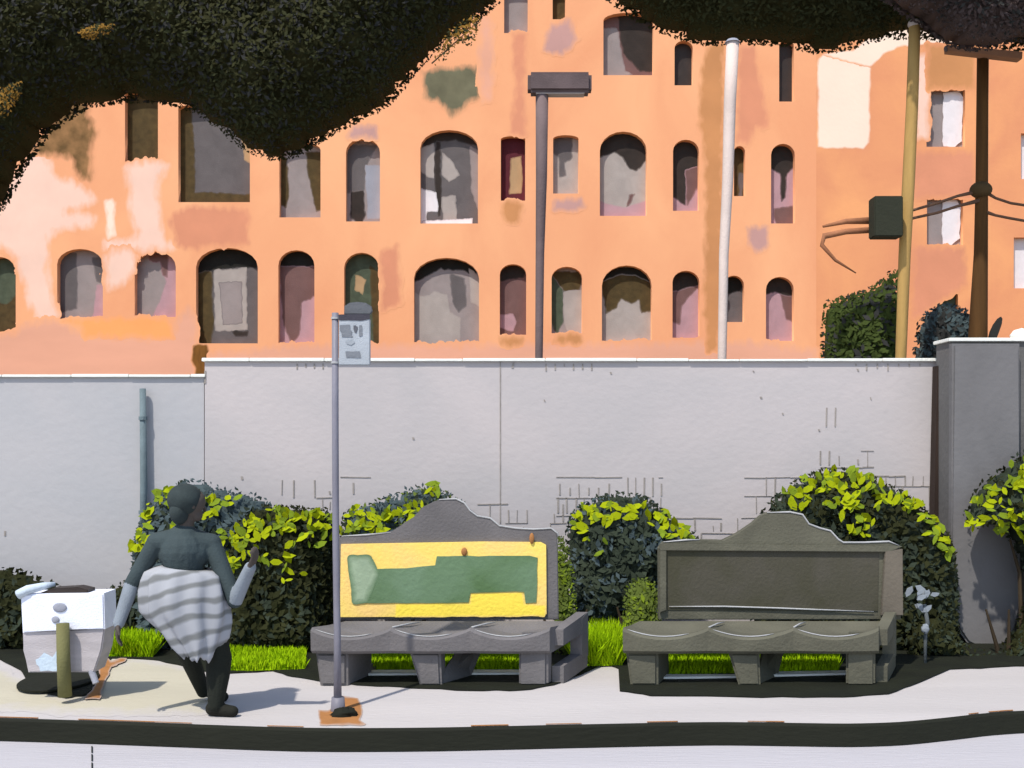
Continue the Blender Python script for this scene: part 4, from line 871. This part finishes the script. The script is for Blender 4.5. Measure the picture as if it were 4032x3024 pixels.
kF = q(862, 2590, PDp+.03); aF = q(850, 2775, PDp+.0)
cap(q(785, 2360), .112, kF, .078, TRO); cap(kF, .078, q(858, 2660, PDp+.02), .072, TRO); cap(q(858, 2660, PDp+.02), .072, aF, .047, TRO)
kB = q(735, 2560, PDp+.12); aB = q(800, 2722, PDp+.38)
cap(q(700, 2360), .105, kB, .066, TRO); cap(kB, .066, aB, .042, TRO)
heel = G(838, 2818); 
cap(aF, .042, (heel.x, heel.y, .045), .045, SHOE); cap((heel.x, heel.y, .042), .044, (heel.x+.13, heel.y-.03, .034), .034, SHOE)
cap(aB, .042, (aB.x+.01, aB.y+.03, .075), .042, SHOE); cap((aB.x+.01, aB.y+.03, .07), .042, (aB.x+.13, aB.y+.0, .033), .033, SHOE)
# head: facing right and slightly away
cap(hd+Vector((-.015, 0, .01)), .088, hd+Vector((.02, 0, .015)), .082, SK); cap(hd+Vector((.02, -.0, -.03)), .066, hd+Vector((.05, .0, -.07)), .036, SK)
fdir = Vector((.72, .62, -.12)).normalized(); side = Vector((-fdir.y, fdir.x, 0))
cap(hd+fdir*.085+Vector((0, 0, .01)), .009, hd+fdir*.108+Vector((0, 0, -.022)), .012, SK)
for s in (-1, 1):
    e = hd+side*(.088*s)-fdir*.01; cap(e+Vector((0, 0, .02)), .012, e+Vector((0, 0, -.02)), .009, SK)
cap(hd+fdir*.088+side*.02+Vector((0, 0, -.045)), .008, hd+fdir*.088-side*.02+Vector((0, 0, -.045)), .008, SK)
def hand(w, dr, palm_n, curl, mirror):
    dr = dr.normalized(); palm_n = (palm_n-dr*palm_n.dot(dr)).normalized(); sd_ = dr.cross(palm_n)*mirror
    pc = w+dr*.05
    for k in range(4):
        o = sd_*(-.026+.0175*k)
        cap(w+dr*.012+o*.5, .017, pc+dr*.018+o, .012, SK)
    for k, L_ in enumerate((.058, .070, .074, .064)):
        b0 = pc+dr*.02+sd_*(-.030+.020*k); d_ = dr.copy(); p0 = b0
        for j, (fr_, r_) in enumerate(((.42, .0085), (.32, .0078), (.26, .0070))):
            ang = curl*(.5+.5*j); d_ = (d_*math.cos(ang)+palm_n*math.sin(ang)).normalized(); p1 = p0+d_*L_*fr_; cap(p0, r_+.0006, p1, r_, SK); p0 = p1
    tb = w+dr*.022+sd_*.026; t1_ = tb+(sd_*.75+dr*.6+palm_n*.25).normalized()*.034; t2_ = t1_+(dr*.9+sd_*.2+palm_n*.35).normalized()*.026
    cap(tb, .012, t1_, .0095, SK); cap(t1_, .0095, t2_, .0085, SK)
hand(wrL, Vector((-.06, -.1, -1)), Vector((1, .2, 0)), .35, 1)
hand(wrR, (wrR-elR), Vector((-.9, .3, .2)), .45, -1)
def capsule_mesh(bm, p0, r0, p1, r1):
    ax = (p1-p0); L_ = max(ax.length, 1e-4); ax = ax.normalized() if ax.length > 1e-5 else Vector((0, 0, 1))
    M = ax.to_track_quat('Z', 'Y').to_matrix(); seg = 14; rings = []
    prof = [(-math.cos(a), math.sin(a), 0) for a in (math.pi*k/10 for k in range(1, 6))] + [(math.cos(a), math.sin(a), 1) for a in (math.pi*k/10 for k in range(5, 0, -1))]
    for z, r, e in prof:
        rr = r1 if e else r0; zz = z*rr+(L_ if e else 0)
        rings.append([bm.verts.new(p0+M @ Vector((r*rr*math.cos(2*math.pi*k/seg), r*rr*math.sin(2*math.pi*k/seg), zz))) for k in range(seg)])
    for a, b in zip(rings, rings[1:]):
        for k in range(seg): bm.faces.new((a[k], a[(k+1) % seg], b[(k+1) % seg], b[k]))
    t0 = bm.verts.new(p0-ax*r0); t1_ = bm.verts.new(p1+ax*r1)
    for k in range(seg): bm.faces.new((t0, rings[0][(k+1) % seg], rings[0][k])); bm.faces.new((t1_, rings[-1][k], rings[-1][(k+1) % seg]))
bm = bmesh.new()
for s in SEG: capsule_mesh(bm, *s[:4])
me = bpy.data.meshes.new('b'); bm.to_mesh(me); bm.free()
tmp = bpy.data.objects.new('b', me); COL.objects.link(tmp)
md = tmp.modifiers.new('r', 'REMESH'); md.mode = 'VOXEL'; md.voxel_size = .006
ms_ = tmp.modifiers.new('s', 'SMOOTH'); ms_.factor = .5; ms_.iterations = 4
dg = bpy.context.evaluated_depsgraph_get(); dg.update()
body = bpy.data.meshes.new_from_object(tmp.evaluated_get(dg)); bpy.data.objects.remove(tmp)
n = len(body.polygons); C = np.zeros(n*3); body.polygons.foreach_get('center', C); C = C.reshape(-1, 3)
best = np.full(n, 1e9); lab = np.zeros(n, int)
for p0, r0, p1, r1, m in SEG:
    a = np.array(p0); ab = np.array(p1)-a; l = (ab*ab).sum()+1e-9; tt = np.clip(((C-a)@ab)/l, 0, 1)
    dd = np.linalg.norm(C-a-tt[:, None]*ab, axis=1)-(r0+(r1-r0)*tt); u = dd < best; best[u] = dd[u]; lab[u] = m
body.polygons.foreach_set('material_index', lab); body.polygons.foreach_set('use_smooth', [True]*n)
foot = G(850, 2825)
per = thing('person', 'person in dark top and grey striped wrap walking past the shrubs', 'person', (foot.x, foot.y, 0))
m_skin = mat('skin', srgb(86, 78, 72, .85), var=.08, scale=8, bump=.05)
m_top = mat('dark_slate_cloth', srgb(66, 78, 80, .78), var=.12, scale=6); m_slv = mat('blue_grey_sleeve', srgb(134, 142, 150, .95), var=.12, scale=7)
m_tro = mat('dark_trousers', srgb(38, 42, 34, .6), var=.12, scale=6); m_shoe = mat('dark_shoe', srgb(38, 38, 30, .6), var=.2)
body.materials.clear()
link('body', body, [m_skin, m_top, m_slv, m_tro, m_shoe], per)
body.polygons.foreach_set('material_index', lab); body.update()
bm = bmesh.new()
for s in (-1, 1):
    c = hd+fdir*.086+side*(.03*s)+Vector((0, 0, .012)); ell(bm, c, (.011, .011, .008), 10, 6)
obj('eyes', bm, W['black'], per, True)
bm = bmesh.new(); ell(bm, hd-fdir*.022+Vector((0, 0, .026)), (.105, .102, .098), 24, 16)
for v in bm.verts:
    rel = v.co-hd
    if rel.dot(fdir) > .05 and rel.z < .055: v.co -= fdir*(rel.dot(fdir)-.04)
ell(bm, hd-fdir*.055+Vector((0, 0, -.05)), (.06, .075, .08), 16, 10)
obj('hair', bm, mat('dark_hair', srgb(56, 66, 66, .7), var=.2, scale=9), per, True)
# striped wrap: widest at the hips, cut away diagonally to a point
bm = bmesh.new(); rows = []
Lp = [(2232, 645, 815), (2240, 610, 850), (2256, 572, 880), (2290, 562, 892), (2330, 560, 898), (2370, 563, 902), (2410, 568, 905), (2440, 590, 905), (2470, 620, 900), (2500, 648, 895), (2530, 680, 880), (2556, 708, 868), (2580, 735, 850)]
nn = 72
for i, (y, l, r) in enumerate(Lp):
    ring = []
    for k in range(nn):
        a = 2*math.pi*k/nn; cxp = (l+r)/2; hw = (r-l)/2; fold = 1+(.06*math.sin(11*a+i*.3)+.04*math.sin(5*a-i*.5))*min(1, i/4)
        x = cxp+hw*math.cos(a)*fold; p = q(x, y+(9*math.sin(a*7)+6*math.sin(a*17))*(i > 9), PDp); p.y += math.sin(a)*(.14+.012*min(i, 4)-.006*max(0, i-5))*fold
        p.z += .015*math.cos(a)*(-1)
        ring.append(bm.verts.new(p))
    rows.append(ring)
for i, (a, b) in enumerate(zip(rows, rows[1:])):
    for k in range(nn): bm.faces.new((a[k], a[(k+1) % nn], b[(k+1) % nn], b[k]))
bmesh.ops.subdivide_edges(bm, edges=bm.edges, cuts=1, use_grid_fill=True)
# stripes by material: object-space wave
m_wrap = bpy.data.materials.new('striped_grey_cloth'); m_wrap.use_nodes = True; nt_ = m_wrap.node_tree; b_ = nt_.nodes['Principled BSDF']; b_.inputs['Roughness'].default_value = .9
tc = nt_.nodes.new('ShaderNodeTexCoord'); mpn = nt_.nodes.new('ShaderNodeMapping'); mpn.inputs['Rotation'].default_value = (0, R(14), 0); wv = nt_.nodes.new('ShaderNodeTexWave'); wv.bands_direction = 'Z'
wv.inputs['Scale'].default_value = 3.3; wv.inputs['Distortion'].default_value = 5.5; wv.inputs['Detail'].default_value = 3; wv.inputs['Detail Scale'].default_value = .8
rp = nt_.nodes.new('ShaderNodeValToRGB'); rp.color_ramp.elements[0].position = .08; rp.color_ramp.elements[0].color = srgb(120, 122, 122, .85); rp.color_ramp.elements[1].position = .5; rp.color_ramp.elements[1].color = srgb(164, 166, 171, .9)
nt_.links.new(tc.outputs['Object'], mpn.inputs[0]); nt_.links.new(mpn.outputs[0], wv.inputs[0]); nt_.links.new(wv.outputs['Fac'], rp.inputs[0]); nt_.links.new(rp.outputs[0], b_.inputs['Base Color'])
o = obj('wrap', bm, m_wrap, per, True)
sm = o.modifiers.new('thick', 'SOLIDIFY'); sm.thickness = .006
